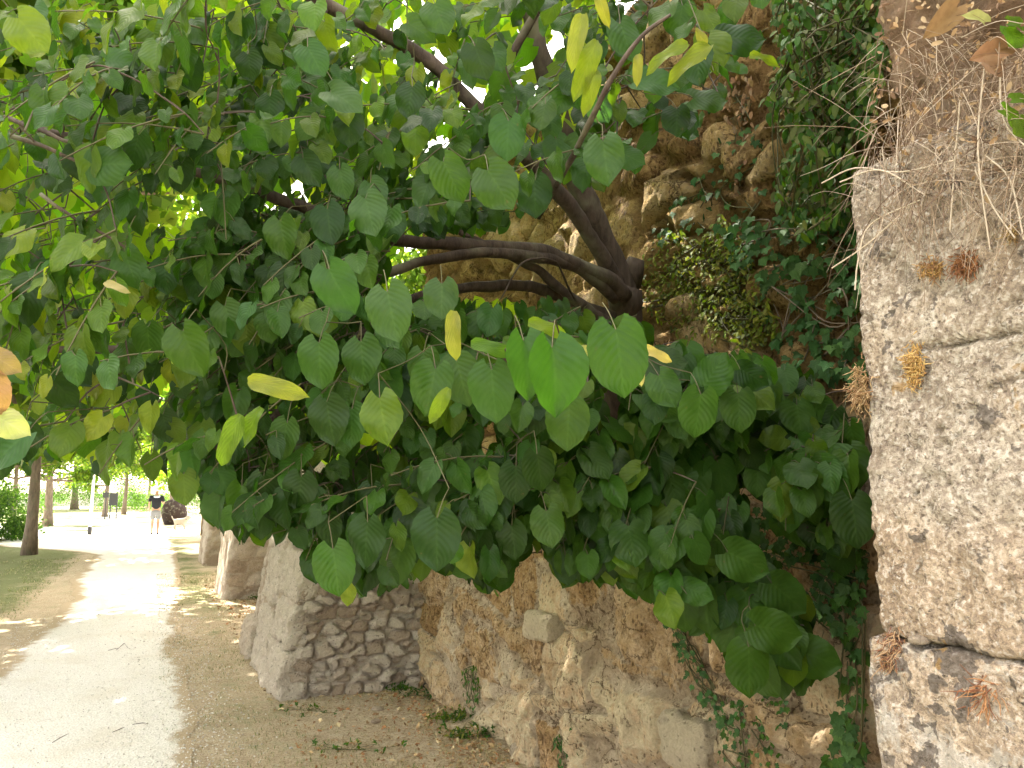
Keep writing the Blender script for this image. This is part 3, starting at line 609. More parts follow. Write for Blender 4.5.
for rec in HERO.replace('\n', ';').split(';'):
    x, y, L, ang, tn, k = [float(v) for v in rec.split()]
    wl = .145 if (x > 560 and y > 430) else .122 if L > 45 else .105
    d = min(2.3 if x > 560 and y > 430 else 2.0, max(1.3, wl*FPX/L)); size = L*d/FPX*.78; a = math.radians(ang)
    dn = CR*math.sin(a) - CU*math.cos(a); tiltb = .10 if k == 2 else .22
    T = dn + CB*RS.uniform(-.05, .35); T = T/np.linalg.norm(T)
    N = CB + UPV*.35 + CR*RS.uniform(-.3, .15) + RS.randn(3)*.1
    if k == 4: N = N + CR*(.5 if ang > 0 else -.5)
    base = P(x, y, d) - dn*size*.46
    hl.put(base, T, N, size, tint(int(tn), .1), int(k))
    up = base + UPV*.02 - dn*.02 + np.array([RS.uniform(-.02, .02), .05, .02]); tw.tube(curve([base, (base+up)/2+UPV*.006, up], 3), .0013, 4, cap=False)
    herob.append(up)
for q in sorted(herob, key=lambda q: np.min(np.linalg.norm(A-q, axis=1))):
    D = np.linalg.norm(A-q, axis=1); k = int(np.argmin(D)); a = A[k]; L = D[k]
    if L > .004:
        mid = (a+q)/2 + np.array([0, .4*L, .05*L]); cc = curve([a, mid, q], 3)
        if not okpt(cc).all(): continue
        tw.tube(cc, .0015, 4, cap=False); A = np.vstack([A, cc[::3]])
# the far side of the crown, backlit glow put into its leaf colour
bk = Leaves(LOW); cen = []
while len(cen) < 900:
    x, y = RS.uniform(-350, 600), RS.uniform(-420, 468)  # carried up above the frame to block sun from the wall
    if x > 500 and y > 130: continue
    d = RS.uniform(2.9, 5.2 if x < 440 else 4.0)
    cen.append(P(x, y, d))
for c in cen:
    for j in range(RS.randint(5, 11)):
        p = c + RS.randn(3)*[.16, .16, .11]; T = np.array([0, 0, -.8])+RS.randn(3)*.5; N = UPV*.5+CB*.6+RS.randn(3)*.5; sz = RS.uniform(.08, .125); q = proj(np.array([p, p+T/np.linalg.norm(T)*sz]))
        if not okpt(None, q).all() or q[0][0] > 610: continue
        if q[0][1] > 380 and q[0][0] < 230 and RS.rand() < .75: continue
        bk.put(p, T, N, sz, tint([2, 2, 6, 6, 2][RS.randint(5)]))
bk.build('far_crown', BACKLEAF, tree)
lv.build('crown', LEAF, tree); hl.build('outer_leaves', LEAF, tree); tw.build('petioles', TWIG, tree); links.build('twigs', BARK, tree)
# pale flower bracts hanging under the leaves: (x, y, length, angle, tone, depth)
def bract(x, y, L, ang, tn, d, wide=.36):
    lb = Leaves([TPL[2]]); a = math.radians(ang); dn = CR*math.sin(a)-CU*math.cos(a); size = L*d/FPX
    V, F, U = leaf_template(9, 2, 0, .5, .8, .07, .17, int(x), .02, 0); lb.tpl = [(V, F, U)]
    lb.put(P(x, y, d)-dn*size*.5, dn + CB*.15, CB+UPV*.4+CR*RS.uniform(-.4, .4), size, tint(tn, .1), 0)
    o = lb.build('flower_bract', LEAF, tree); return o
for b in [(275, 385, 56, 82, 4, 1.30), (453, 334, 46, -3, 4, 1.30), (492, 346, 44, 85, 6, 1.45), (548, 326, 42, 80, 2, 1.45), (592, 354, 40, 78, 7, 1.36), (656, 352, 34, 80, 7, 1.45), (577, 38, 52, -15, 4, 1.5), (588, 66, 60, -18, 2, 1.5), (602, 8, 34, 15, 4, 1.5), (592, 88, 46, -10, 2, 1.52), (703, 40, 30, 30, 4, 1.5), (690, 58, 52, -60, 2, 1.5), (668, 52, 46, -70, 2, 1.5), (765, 57, 34, 85, 2, 1.55), (638, 68, 30, 0, 4, 1.5), (418, 142, 30, 0, 4, 2.0), (230, 440, 54, -25, 6, 1.25), (250, 425, 44, -35, 6, 1.25), (440, 405, 40, -28, 2, 1.35), (640, 372, 26, 0, 7, 1.4), (575, 345, 30, 80, 6, 1.4), (115, 285, 24, 80, 7, 1.7)]: bract(*b)
def dried(x, y, L, ang, tn, d):
    lb = Leaves(TPL); a = math.radians(ang); dn = CR*math.sin(a)-CU*math.cos(a); size = L*d/FPX
    lb.put(P(x, y, d)-dn*size*.5, dn, CB+UPV*.2+CR*.4, size, tint(tn, .1), 3); o = lb.build('dried_leaf', LEAF, tree); o['label'] = 'dry orange and cream leaf at the end of the branch'
dried(-6, 394, 34, 15, 5, 1.1); dried(10, 424, 30, 60, 7, 1.12); dried(4, 362, 26, 60, 5, 1.1)
# ================================================================== climbers on the wall
def ivy_tpl(seed):
    ang = np.radians([0, 20, 38, 62, 80, 110, 135, 165, 180]); rad = [1.0, .62, .52, .78, .50, .62, .50, .42, .22]
    pts = [(0, 0, 0)]; uv = [(0, .3)]
    for s_ in (1, -1):
        for a, r_ in (list(zip(ang, rad)) if s_ == 1 else list(zip(ang, rad))[::-1][1:-1]):
            x, y = s_*math.sin(a)*r_*.62, math.cos(a)*r_*.6+.35; pts.append((x, y, .12*abs(x)-.15*y*y+RS.randn()*.012)); uv.append((x/.5, max(0, y)))
    n = len(pts)-1; pts[0] = (0, .35, 0); F = [(0, 1+i, 1+(i+1) % n) for i in range(n)]
    return np.array(pts), np.array(F), np.array(uv)
def oval_tpl(seed):
    V, F, U = leaf_template(4, 1, 0, .4, .35, .02, .21, seed, .06, 0); return V, F, U
IVT = [ivy_tpl(s) for s in range(3)]; OVT = [oval_tpl(s) for s in range(3)]
def climber(name, label, cat, poly, n, tpl, size, cols, off, group=None, stems=6, mat=None, part='foliage', tall=1.0, hang=.9, holes=(), clump=0):
    px = np.array(poly); c0 = onwall(px[:, 0].mean(), px[:, 1].max(), 0); e = empty(name, c0); tag(e, label, cat, group)
    L = Leaves(tpl); x0, y0 = px.min(0); x1, y1 = px.max(0); k = 0; got = []
    centers = [(RS.uniform(x0, x1), RS.uniform(y0, y1)) for _ in range(max(1, clump))]
    tries = 0
    while k < n and tries < n*40:
        tries += 1
        if clump:
            cx, cy = centers[RS.randint(len(centers))]; x, y = cx+RS.randn()*24, cy+RS.randn()*20
        else: x, y = RS.uniform(x0, x1), RS.uniform(y0, y1)
        if not inpoly([(x, y)], poly)[0]: continue
        if any(inpoly([(x, y)], h)[0] for h in holes): continue
        o_ = RS.uniform(*off)*(.6+.8*abs(vnoise([[x/38, y/38, 1]], 5)[0])); p = onwall(x, y, o_)
        T = np.array([RS.uniform(-.6, .6), RS.uniform(-.4, .1), -hang]) + OUTW*RS.uniform(0, .5) + RS.randn(3)*.25
        N = OUTW*.8 + np.array([0, -.3, .5]) + RS.randn(3)*.35
        L.put(p, T, N, RS.uniform(.65, 1.25)*size, tint(cols[RS.randint(len(cols))], .25), wide=RS.uniform(.85, 1.1)); k += 1; got.append(p)
    L.build(part, mat or IVYL, e); m = MB()
    for _ in range(stems):
        if not got: break
        a = got[RS.randint(len(got))]; D = np.array(got); dd = np.linalg.norm(D-a, axis=1); ch = D[np.argsort(dd)[::max(1, len(got)//7)]][:5]
        ch = ch[np.argsort(ch[:, 2])]; ch = np.vstack([D[np.argmin(D[:, 2])], ch]) - OUTW*.02
        if _ and len(prev): ch[0] = prev[RS.randint(len(prev))]
        cv_ = curve(ch, 5); prev = list(cv_) if not _ else prev+list(cv_)
        if len(ch) > 2: m.tube(cv_, .0028, 5, cap=False)
    m.build('stem', BARK2 if size > .05 else TWIG, e); return e
TINT += [(.030, .074, .022), (.046, .104, .030), (.10, .125, .045), (.15, .165, .03), (.20, .19, .05)]   # 8.. ivy and shrub
climber('climbing_shrub', 'small leaved shrub trailing down the top of the wall beside the pier', 'shrub', [(764, -80), (900, -80), (886, 60), (868, 140), (862, 215), (800, 235), (770, 190), (790, 140), (762, 110), (778, 60)], 2300, OVT, .038, [9, 10, 10, 6, 0, 0], (.02, .32), stems=26, mat=SMALL, hang=.8)
climber('ivy', 'dark ivy mass clinging to the wall between shrub and pier', 'ivy', [(715, 215), (800, 215), (866, 200), (868, 385), (800, 372), (760, 362), (770, 330), (752, 285), (730, 255)], 330, IVT, .055, [8, 8, 9], (.01, .13), 'ivy on the old wall', 10, holes=[[(800, 270), (832, 262), (836, 290), (806, 296)], [(765, 290), (790, 280), (792, 330), (772, 330)]])
climber('wall_weed', 'yellowish green bushy weed growing out of the wall right of the trunk', 'plant', [(642, 250), (668, 222), (700, 240), (722, 212), (742, 240), (760, 285), (782, 330), (748, 352), (722, 335), (700, 356), (668, 326), (640, 305)], 2000, OVT, .024, [10, 11, 11, 12, 2], (.005, .07), stems=26, mat=SMALL, hang=.5, clump=30)
climber('ivy', 'ivy tangle low on the wall tucked behind the pier edge', 'ivy', [(745, 500), (865, 540), (862, 768), (826, 768), (836, 700), (850, 650), (800, 580), (770, 560)], 330, IVT, .048, [8, 9, 9, 0], (.01, .14), 'ivy on the old wall', 10, holes=[[(780, 555), (812, 556), (812, 600), (788, 596)]])
climber('ivy', 'narrow ivy strand creeping diagonally across the pale lower wall', 'ivy', [(655, 610), (670, 600), (690, 640), (712, 690), (738, 715), (735, 735), (712, 722), (688, 680), (672, 640)], 95, IVT, .032, [8, 9], (.005, .04), 'ivy on the old wall', 6)
climber('ivy', 'small ivy patch at the bottom of the wall under the lowest linden leaves', 'ivy', [(722, 700), (760, 690), (790, 700), (790, 725), (770, 745), (790, 775), (740, 775), (715, 760)], 150, IVT, .028, [8, 9, 0], (.005, .05), 'ivy on the old wall', 6)
climber('ivy', 'ivy sprig hanging on the wall beneath the forked trunk', 'ivy', [(645, 225), (700, 170), (720, 200), (700, 235), (660, 240)], 40, IVT, .045, [8, 9], (.01, .08), 'ivy on the old wall', 4)
climber('ivy', 'dark narrow ivy runner on the wall left of the small leaved shrub', 'ivy', [(690, 140), (760, 120), (775, 200), (740, 225), (715, 200)], 40, IVT, .04, [8, 9, 3], (.01, .08), 'ivy on the old wall', 4)
climber('wall_fern', 'small green sprigs hanging in the joint near the wall foot', 'plant', [(462, 668), (476, 662), (482, 690), (474, 712), (464, 700)], 60, OVT, .03, [9, 0, 6], (.0, .04), stems=4, mat=SMALL)
climber('wall_weed', 'dark green sprig at the wall foot by the white stone', 'plant', [(555, 735), (575, 725), (580, 768), (552, 768)], 70, OVT, .03, [9, 8, 0], (.0, .05), stems=4, mat=SMALL)
# withered red brown creeper above the linden fork
climber('withered_creeper', 'withered reddish brown creeper on the golden wall', 'creeper', [(722, 60), (752, 70), (752, 150), (735, 190), (724, 140)], 120, OVT, .03, [5], (.0, .05), stems=4, mat=m_col('withered', .9, .2))
# ================================================================== dry growth on the pier
def onpier(px, py, off=0.0): return onwall(px, py, 1.1+off)
tuft = empty('dry_grass_tuft', onpier(950, 200)); tag(tuft, 'dry straw coloured grass and roots matted over the top of the pier', 'dry grass')
m = MB()
for k in range(950):
    x = RS.uniform(868, 1075); y = RS.uniform(20, 190) if RS.rand() < .75 else RS.uniform(150, 215); a = onpier(x, y, RS.uniform(-.08, .05))
    L = RS.uniform(.04, .19); dx = RS.randn()*.8 - .35; pts = [a]; v = np.array([0, 0, 0.0]); dv = OUTW*RS.uniform(0, .3) - np.array([T2[0], T2[1], 0])*(-dx)*.6 + np.array([0, 0, RS.uniform(-1.0, .25)]); dv /= np.linalg.norm(dv)
    for j in range(1, 5): dv = dv + np.array([0, 0, -.22]) + RS.randn(3)*.16; dv /= np.linalg.norm(dv); pts.append(pts[-1]+dv*L/4)
    c = [(.34, .26, .18), (.24, .17, .11), (.46, .38, .29), (.14, .09, .06)][RS.randint(4)]; r = RS.uniform(.0003, .0009)
    m.tube(curve(pts, 3), [r*(1-.7*t) for t in np.linspace(0, 1, 13)], 4, c, False)
for (pp) in [[(960, 100), (955, 160), (950, 230)], [(985, 60), (978, 150), (990, 250)], [(955, 160), (900, 172), (855, 168), (822, 183)], [(925, 195), (880, 170), (840, 182)], [(920, 200), (870, 225), (858, 262), (855, 290)], [(900, 215), (866, 245), (832, 268)], [(985, 155), (1010, 180), (1024, 240)], [(975, 170), (995, 210), (1015, 238)], [(1000, 60), (1004, 120), (1040, 160)]]:
    c = curve([onpier(x, y, .03+.02*RS.rand()) for x, y in pp], 5); m.tube(c, .0012, 5, (.52, .44, .34), False)
m.build('stalks', DRY, tuft, col=True)
lb = Leaves(OVT)
for k in range(520):
    p = onpier(RS.uniform(872, 1060), RS.uniform(-30, 150) if RS.rand() < .8 else RS.uniform(140, 200), RS.uniform(-.07, .05)); lb.put(p, RS.randn(3)+np.array([0, 0, -.5]), OUTW+RS.randn(3)*.7, RS.uniform(.006, .015), np.array([[.27, .17, .09], [.36, .24, .12], [.16, .10, .06], [.42, .31, .19]][RS.randint(4)]))
lb.build('litter', DRY, tuft)['kind'] = 'stuff'
def moss(x, y, rx, ry, n, cols, label, cat='dry moss', name='dry_moss', L0=.02):
    e = empty(name, onpier(x, y, 0)); tag(e, label, cat, 'dry moss cushions on the pier'); m = MB()
    for k in range(n*2):
        a = onpier(x+RS.randn()*rx*.5, y+RS.randn()*ry*.5, RS.uniform(-.002, .006)); d = OUTW*.3+RS.randn(3)*.7+np.array([0, 0, -.8]); d /= np.linalg.norm(d); L = RS.uniform(.25, 1.0)*L0
        b = a+d*L*.5; c = b+(d+RS.randn(3)*.6)*L*.4; m.tube(np.array([a, b, c]), [.0009, .0007, .0003], 4, cols[RS.randint(len(cols))], False)
    m.build('fibres', DRY, e, col=True)
moss(914, 366, 9, 20, 220, [(.50, .31, .10), (.62, .44, .18), (.38, .22, .08)], 'yellow dry moss streak under the crack in the pier', L0=.014)
moss(966, 262, 11, 12, 150, [(.20, .09, .045), (.34, .17, .07), (.28, .12, .05)], 'rust brown dry moss cushion on the upper pier, the right one', L0=.02)
moss(932, 268, 12, 10, 100, [(.34, .20, .08), (.50, .32, .12), (.28, .15, .07)], 'loose tan dry moss cushion on the upper pier, the left one', L0=.02)
moss(893, 650, 12, 18, 130, [(.22, .10, .06), (.36, .20, .10), (.45, .30, .17)], 'brown dry moss in the joint at the left corner of the lower block', L0=.025)
moss(985, 690, 10, 14, 70, [(.24, .10, .05), (.42, .22, .10)], 'reddish rootlets dangling from the block joint at right', L0=.045)
moss(1012, 232, 6, 8, 60, [(.3, .2, .1), (.4, .28, .12)], 'small tan moss cushion at the far right edge of the pier', L0=.015)
moss(860, 385, 9, 22, 110, [(.40, .27, .13), (.5, .36, .2), (.3, .18, .09)], 'dry brown rootlets along the left edge of the pier', L0=.03)
e = empty('small_stone', onpier(920, 638, .005)); tag(e, 'small cream stone chip wedged in the joint of the pier', 'stone')
def pebble_mesh(c, s, seed):
    bm = bmesh.new(); bmesh.ops.create_icosphere(bm, subdivisions=3, radius=1.0); V = np.array([v.co for v in bm.verts]); F = [tuple(v.index for v in f.verts) for f in bm.faces]; bm.free()
    V = V*(1+.22*fbm(V*1.6+seed, seed)[:, None]+.06*fbm(V*6, seed)[:, None])*np.array(s); return V+np.array(c), F
V, F = pebble_mesh(onpier(920, 640, .0), (.016, .012, .007), 5); mesh('chip', V, F, PALEF, e)
def dead_leaf(x, y, L, ang, label, tn=5):
    e = empty('dead_leaf', onpier(x, y, .03)); tag(e, label, 'dead leaf', 'dead leaves caught on the pier'); lb = Leaves([TPL[4]]); a = math.radians(ang); dn = CR*math.sin(a)-CU*math.cos(a); s_ = L*1.1/FPX
    lb.put(onpier(x, y, .05)-dn*s_*.5, dn, CB+CR*RS.uniform(-1, 1)+UPV*.3, s_, tint(tn, .1), 0, .7); lb.build('blade', DRY, e)
dead_leaf(944, 20, 34, -45, 'curled tan dead leaf standing at the top of the pier'); dead_leaf(975, 18, 18, -120, 'small grey dead leaf beside the curled one on the pier', 7); dead_leaf(992, 52, 28, -75, 'flat orange brown dead leaf above the matted grass'); dead_leaf(995, 68, 20, 60, 'short brown dead leaf just under the flat orange one')
sp = empty('pier_seedling', onpier(1016, 100)); tag(sp, 'bright green seedling leaves at the top right edge of the pier', 'plant'); lb = Leaves(TPL)
for (x, y, L, a) in [(1016, 36, 24, 40), (1020, 22, 20, 90), (1014, 116, 24, 60), (1022, 128, 18, 20), (1020, 98, 16, 100)]:
    a = math.radians(a); dn = CR*math.sin(a)-CU*math.cos(a); s_ = L*1.0/FPX; lb.put(onpier(x, y, .04)-dn*s_*.5, dn, CB+UPV*.5, s_, tint(6), None)
lb.build('leaves', LEAF, sp)
# ================================================================== verge details
def ground_pt(s, y): p = W(s, y); p[2] = g1(p[0], p[1]); return p
def fallen(px, py, size, mat, label, name='fallen_stone', cat='stone', sub='rock'):
    r = ray(px, py); k = -CAMZ/r[2]; p = np.array([0, 0, CAMZ])+r*k; p[2] = g1(p[0], p[1]); e = empty(name, p); tag(e, label, cat, 'fallen stones at the wall foot')
    V, F = pebble_mesh(p+np.array([0, 0, size[2]*.5]), size, int(px)); return mesh(sub, V, F, mat, e)
fallen(519, 757, (.055, .05, .05), PALEF, 'small whitish fallen stone at the foot of the wall')
fallen(428, 688, (.045, .04, .035), BRK, 'small dark stone in the corner where buttress meets wall')
fallen(378, 712, (.05, .04, .018), PALEF, 'flat pale stone lying on the dry verge'); fallen(262, 640, (.11, .14, .10), B2M, 'dark rubble lump at the rear corner of the near buttress')
fallen(376, 724, (.035, .03, .016), B2M, 'little flat brown stone on the verge behind the pale one')
def weed(px, py, n, L, label, cols, spread=.08):
    r = ray(px, py); k = -CAMZ/r[2]; p = np.array([0, 0, CAMZ])+r*k; p[2] = g1(p[0], p[1]); e = empty('ground_weed', p); tag(e, label, 'weed', 'weeds along the wall foot'); lb = Leaves(OVT); m = MB()
    for j in range(n):
        b = p+np.array([RS.randn()*spread, RS.randn()*spread*.6, 0]); h = RS.uniform(.3, 1)*L; tpt = b+np.array([RS.randn()*.03, RS.randn()*.03, h]); m.tube(np.array([p, (p*.3+b*.7)+UPV*.01, (b+tpt)/2, tpt]), .0012, 4, None, False)
        for q in range(6): lb.put(b+(tpt-b)*RS.uniform(.2, 1), RS.randn(3)+np.array([0, 0, .2]), UPV+RS.randn(3)*.5, RS.uniform(.018, .036), tint(cols[RS.randint(len(cols))]))
    lb.build('leaves', SMALL, e); m.build('stems', TWIG, e)
weed(400, 690, 26, .07, 'low green weed at the corner of buttress and wall', [0, 6, 9]); weed(422, 697, 14, .05, 'tiny dark weed just right of the corner weed', [8, 9]); weed(455, 722, 40, .10, 'trailing yellow green weed below the hanging fern', [6, 11, 9]); weed(470, 738, 30, .08, 'olive weed spreading over the verge near the wall', [9, 11, 0]); weed(255, 600, 18, .09, 'green weed at the foot of the farther buttress', [6, 0]); weed(226, 588, 16, .20, 'upright light green weed left of the farther buttress', [6, 2], .05); weed(350, 752, 12, .05, 'sparse grass weed on the dry verge in front', [6, 9], .12); weed(540, 762, 18, .07, 'weed beside the whitish fallen stone', [6, 0]); weed(305, 712, 10, .04, 'low weed in front of the near buttress corner', [9, 6], .1)
def blades(name, S, Y, L, cols, label, cat, wd=.0022):
    n = len(S); p = np.stack([T2[0]*S+N2[0]*(Y-WD), T2[1]*S+N2[1]*(Y-WD), S*0], 1); p[:, 2] = gh(p[:, 0], p[:, 1]); a = RS.rand(n)*6.28; l = (RS.uniform(.4, 1.2, n)*L)[:, None]
    d = np.stack([np.cos(a), np.sin(a), a*0], 1); sd = np.stack([-d[:, 1], d[:, 0], a*0], 1)*(wd*RS.uniform(.6, 1.6, n)*(1+np.maximum(0, S-6)*.12))[:, None]; up = np.array([0, 0, 1.0])
    mid = p+d*l*.3+up*l*.55; tip = p+d*l*RS.uniform(.5, .9, (n, 1))+up*l*RS.uniform(.4, .9, (n, 1)); c = np.array(cols)[RS.randint(len(cols), size=n)]*RS.uniform(.75, 1.25, (n, 1))
    V = np.stack([p-sd, p+sd, mid+sd*.7, mid-sd*.7, tip+sd*.1, tip-sd*.1], 1).reshape(-1, 3); b = (np.arange(n)*6)[:, None]; F = np.concatenate([b+np.array([0, 1, 2, 3]), b+np.array([3, 2, 4, 5])]).reshape(-1, 4)
    o = mesh(name, V, F, m_col(name+'_mat', .8, .25), None, col=np.repeat(c, 6, 0)); tag(o, label, cat, kind='stuff'); return o
def patch(s, y, sd, th): return vnoise(np.stack([s*.9, y*1.6, s*0], 1), sd)*.6+vnoise(np.stack([s*3, y*4, s*0], 1), sd+1)*.4 > th
s_ = 3.2+RS.rand(34000)**1.6*14; y_ = RS.uniform(.05, 1.95, 34000); k_ = patch(s_, y_, 41, -.02) | (RS.rand(34000) < .2)
blades('verge_grass', s_[k_], y_[k_], .030, [(.16, .20, .06), (.12, .17, .045), (.52, .43, .29), (.38, .30, .16), (.46, .38, .22), (.30, .23, .12)], 'sparse dry and green grass on the verge along the wall', 'grass', .0016)
s_ = 5+RS.rand(30000)**1.3*17; y_ = RS.uniform(3.6, 9.5, 30000); k_ = patch(s_, y_, 43, -.05)
blades('lawn_grass', s_[k_], y_[k_], .040, [(.15, .20, .06), (.20, .25, .08), (.34, .33, .15), (.44, .38, .22)], 'thin patchy lawn on the left of the path', 'grass')
V, F, C = [], [], []; k = 0
for _ in range(9000):
    s = 3.0+RS.rand()**1.5*12; y = RS.uniform(-.02, 1.2) if RS.rand() < .45 else abs(RS.randn())*.28; p = ground_pt(s, y)+np.array([0, 0, .006]); l = RS.uniform(.006, .020)*(1.9 if RS.rand() < .08 else 1)*(1+max(0, s-7)*.1); a, b = RS.randn(3)*[1, 1, .35], RS.randn(3)*[1, 1, .35]; a /= np.linalg.norm(a); b = b-a*np.dot(a, b); b /= np.linalg.norm(b)
    c = np.array([(.36, .22, .11), (.48, .33, .17), (.26, .15, .08), (.56, .44, .26), (.40, .20, .09)][RS.randint(5)])*RS.uniform(.8, 1.15); w_ = RS.uniform(.25, .6)
    V += [p-a*l, p+b*l*w_, p+a*l, p-b*l*w_+UPV*l*.3]; F.append((k, k+1, k+2, k+3)); C += [c]*4; k += 4
tag(mesh('leaf_litter', V, F, m_col('litter_mat', .9, .15), None, col=np.array(C), smooth=False), 'brown leaf litter scattered along the wall foot', 'leaf litter', kind='stuff')
V, F, C = [], [], []; k = 0; OCT = np.array([(1, 0, 0), (0, 1, 0), (-1, 0, 0), (0, -1, 0), (0, 0, .7), (0, 0, -.7)]); OF = [(0, 1, 4), (1, 2, 4), (2, 3, 4), (3, 0, 4), (1, 0, 5), (2, 1, 5), (3, 2, 5), (0, 3, 5)]
for _ in range(9000):
    s = 3.0+RS.rand()**1.7*9; y = RS.uniform(1.75, 3.5) if RS.rand() < .55 else 1.78+RS.randn()*.22; p = ground_pt(s, y)+np.array([0, 0, .008]); r_ = RS.uniform(.003, .009)*(1.6 if RS.rand() < .05 else 1)
    th = RS.rand()*6.28; R_ = np.array([[math.cos(th), -math.sin(th), 0], [math.sin(th), math.cos(th), 0], [0, 0, 1]]); v = (OCT*(1+RS.randn(6, 1)*.25)*[1, RS.uniform(.5, 1), RS.uniform(.6, 1)]*r_)@R_.T+p
    V += list(v); F += [(a+k, b+k, c_+k) for a, b, c_ in OF]; C += [np.array([(.55, .52, .47), (.68, .65, .60), (.42, .38, .33), (.75, .72, .66)][RS.randint(4)])]*6; k += 6
tag(mesh('path_gravel', V, F, PEB, None, col=np.array(C), smooth=False), 'loose pale gravel on the footpath and its edge', 'gravel', kind='stuff')
for (pts, lab) in [([(116, 652), (124, 645), (128, 650)], 'tiny forked twig on the middle of the path'), ([(108, 652), (118, 650)], 'short straight twig on the path beside the forked one'), ([(52, 748), (60, 743), (68, 739)], 'dark bent twig on the near path'), ([(112, 738), (124, 733)], 'thin twig on the near path right of the dark bent one'), ([(132, 730), (148, 729)], 'small dark twig on the path nearest the verge')]:
    pw = []
    for (x, y) in pts: r = ray(x, y); q = np.array([0, 0, CAMZ])+r*(-CAMZ/r[2]); q[2] = g1(q[0], q[1])+.018; pw.append(q)
    if len(pw) == 2: pw = [pw[0], (pw[0]+pw[1])/2+np.array([.01, .01, .004]), pw[1]]
    m = MB(); m.tube(np.array(pw), [.0022, .0028, .0016], 5); o = m.build('fallen_twig', BARK, None); tag(o, lab, 'twig', 'twigs fallen on the path')
# ================================================================== park trees
def tree_mesh(seed, h, cr, base_h, nleaf, lsz, trunk_r, lean=0, cols=None, gaps=.0):
    r = np.random.RandomState(seed); m = MB(); n = 9
    tp = np.array([(lean*t*h*.5+.08*math.sin(3*t+seed), .08*math.cos(4*t+seed), t*h*.62) for t in np.linspace(0, 1, n)])
    m.tube(tp, [trunk_r*(1.35 if i == 0 else 1-.75*i/(n-1)) for i in range(n)], 12)
    tips = []
    for k in range(16):
        t = r.uniform(.42, 1); b = tp[int(t*(n-1))]; a = k*2.4+r.rand(); L = cr*r.uniform(.55, .95); e = b+np.array([math.cos(a)*L, math.sin(a)*L, r.uniform(.1, .75)*L])
        m.tube(curve([b, (b+e)/2+np.array([0, 0, -.08*L]), e], 5), np.linspace(trunk_r*.34, .012, 11), 6, None, False); tips += [e, (b+e)/2+r.randn(3)*.3]
    cen = tp[-1]*[1, 1, 0]+np.array([0, 0, base_h+(h-base_h)*.5])
    cl = list(tips)
    for _ in range(95):
        v = r.randn(3); v /= np.linalg.norm(v); cl.append(cen+v*np.array([cr, cr, (h-base_h)*.5])*r.uniform(.45, 1.0))
    V, F, C = [], [], []; q = np.array(cl); idx = r.randint(len(q), size=nleaf); rad = r.uniform(.45, .95, len(q))*cr*.24
    v = r.randn(nleaf, 3); v /= np.linalg.norm(v, axis=1)[:, None]; pc = q[idx]+v*rad[idx][:, None]*(r.rand(nleaf, 1)**.4)*np.array([1.15, 1.15, .75])
    T = r.randn(nleaf, 3)+np.array([0, 0, -.7]); T /= np.linalg.norm(T, axis=1)[:, None]; S = np.cross(T, r.randn(nleaf, 3)); S /= np.linalg.norm(S, axis=1)[:, None]; N = np.cross(T, S)
    l = (lsz*r.uniform(.6, 1.3, nleaf))[:, None]; ctr = cols if cols is not None else [(.08, .14, .02), (.12, .18, .025), (.18, .22, .035), (.055, .10, .015)]
    P4 = np.stack([pc-T*l*.5, pc+S*l*.40+N*l*.1, pc+T*l*.55, pc-S*l*.40+N*l*.1], 1).reshape(-1, 3); Fq = np.arange(nleaf*4).reshape(-1, 4)
    cc = np.array(ctr)[r.randint(len(ctr), size=nleaf)]*r.uniform(.75, 1.25, (nleaf, 1)); cc = np.repeat(cc, 4, 0)
    return m, P4, Fq, cc
def proto(seed, **k):
    m, V, F, C = tree_mesh(seed, **k); e = empty('park_tree', (0, 0, 0)); m.build('trunk', BARK2, e); mesh('crown', V, F, FARL, e, col=C, smooth=False); return e
PR = [proto(1, h=10, cr=4.0, base_h=3.0, nleaf=15000, lsz=.20, trunk_r=.14), proto(2, h=9, cr=3.6, base_h=2.6, nleaf=13000, lsz=.19, trunk_r=.16, lean=.05), proto(3, h=12, cr=5.0, base_h=3.4, nleaf=32000, lsz=.22, trunk_r=.26)]
used = [False]*3
def put_tree(k, x, y, rz, sc, label, group='park trees beyond the linden'):
    src = PR[k]
    if not used[k]: r_ = src; used[k] = True
    else:
        r_ = src.copy(); COL.objects.link(r_)
        for ch in list(src.children):
            if ch.parent == src: c = ch.copy(); COL.objects.link(c); c.parent = r_
    r_.location = (x, y, g1(x, y)-.03); r_.rotation_euler = (0, 0, rz); r_.scale = (sc, sc, sc); tag(r_, label, 'tree', group); return r_
def pxg(px, d): return P(px, 500, d)[:2]
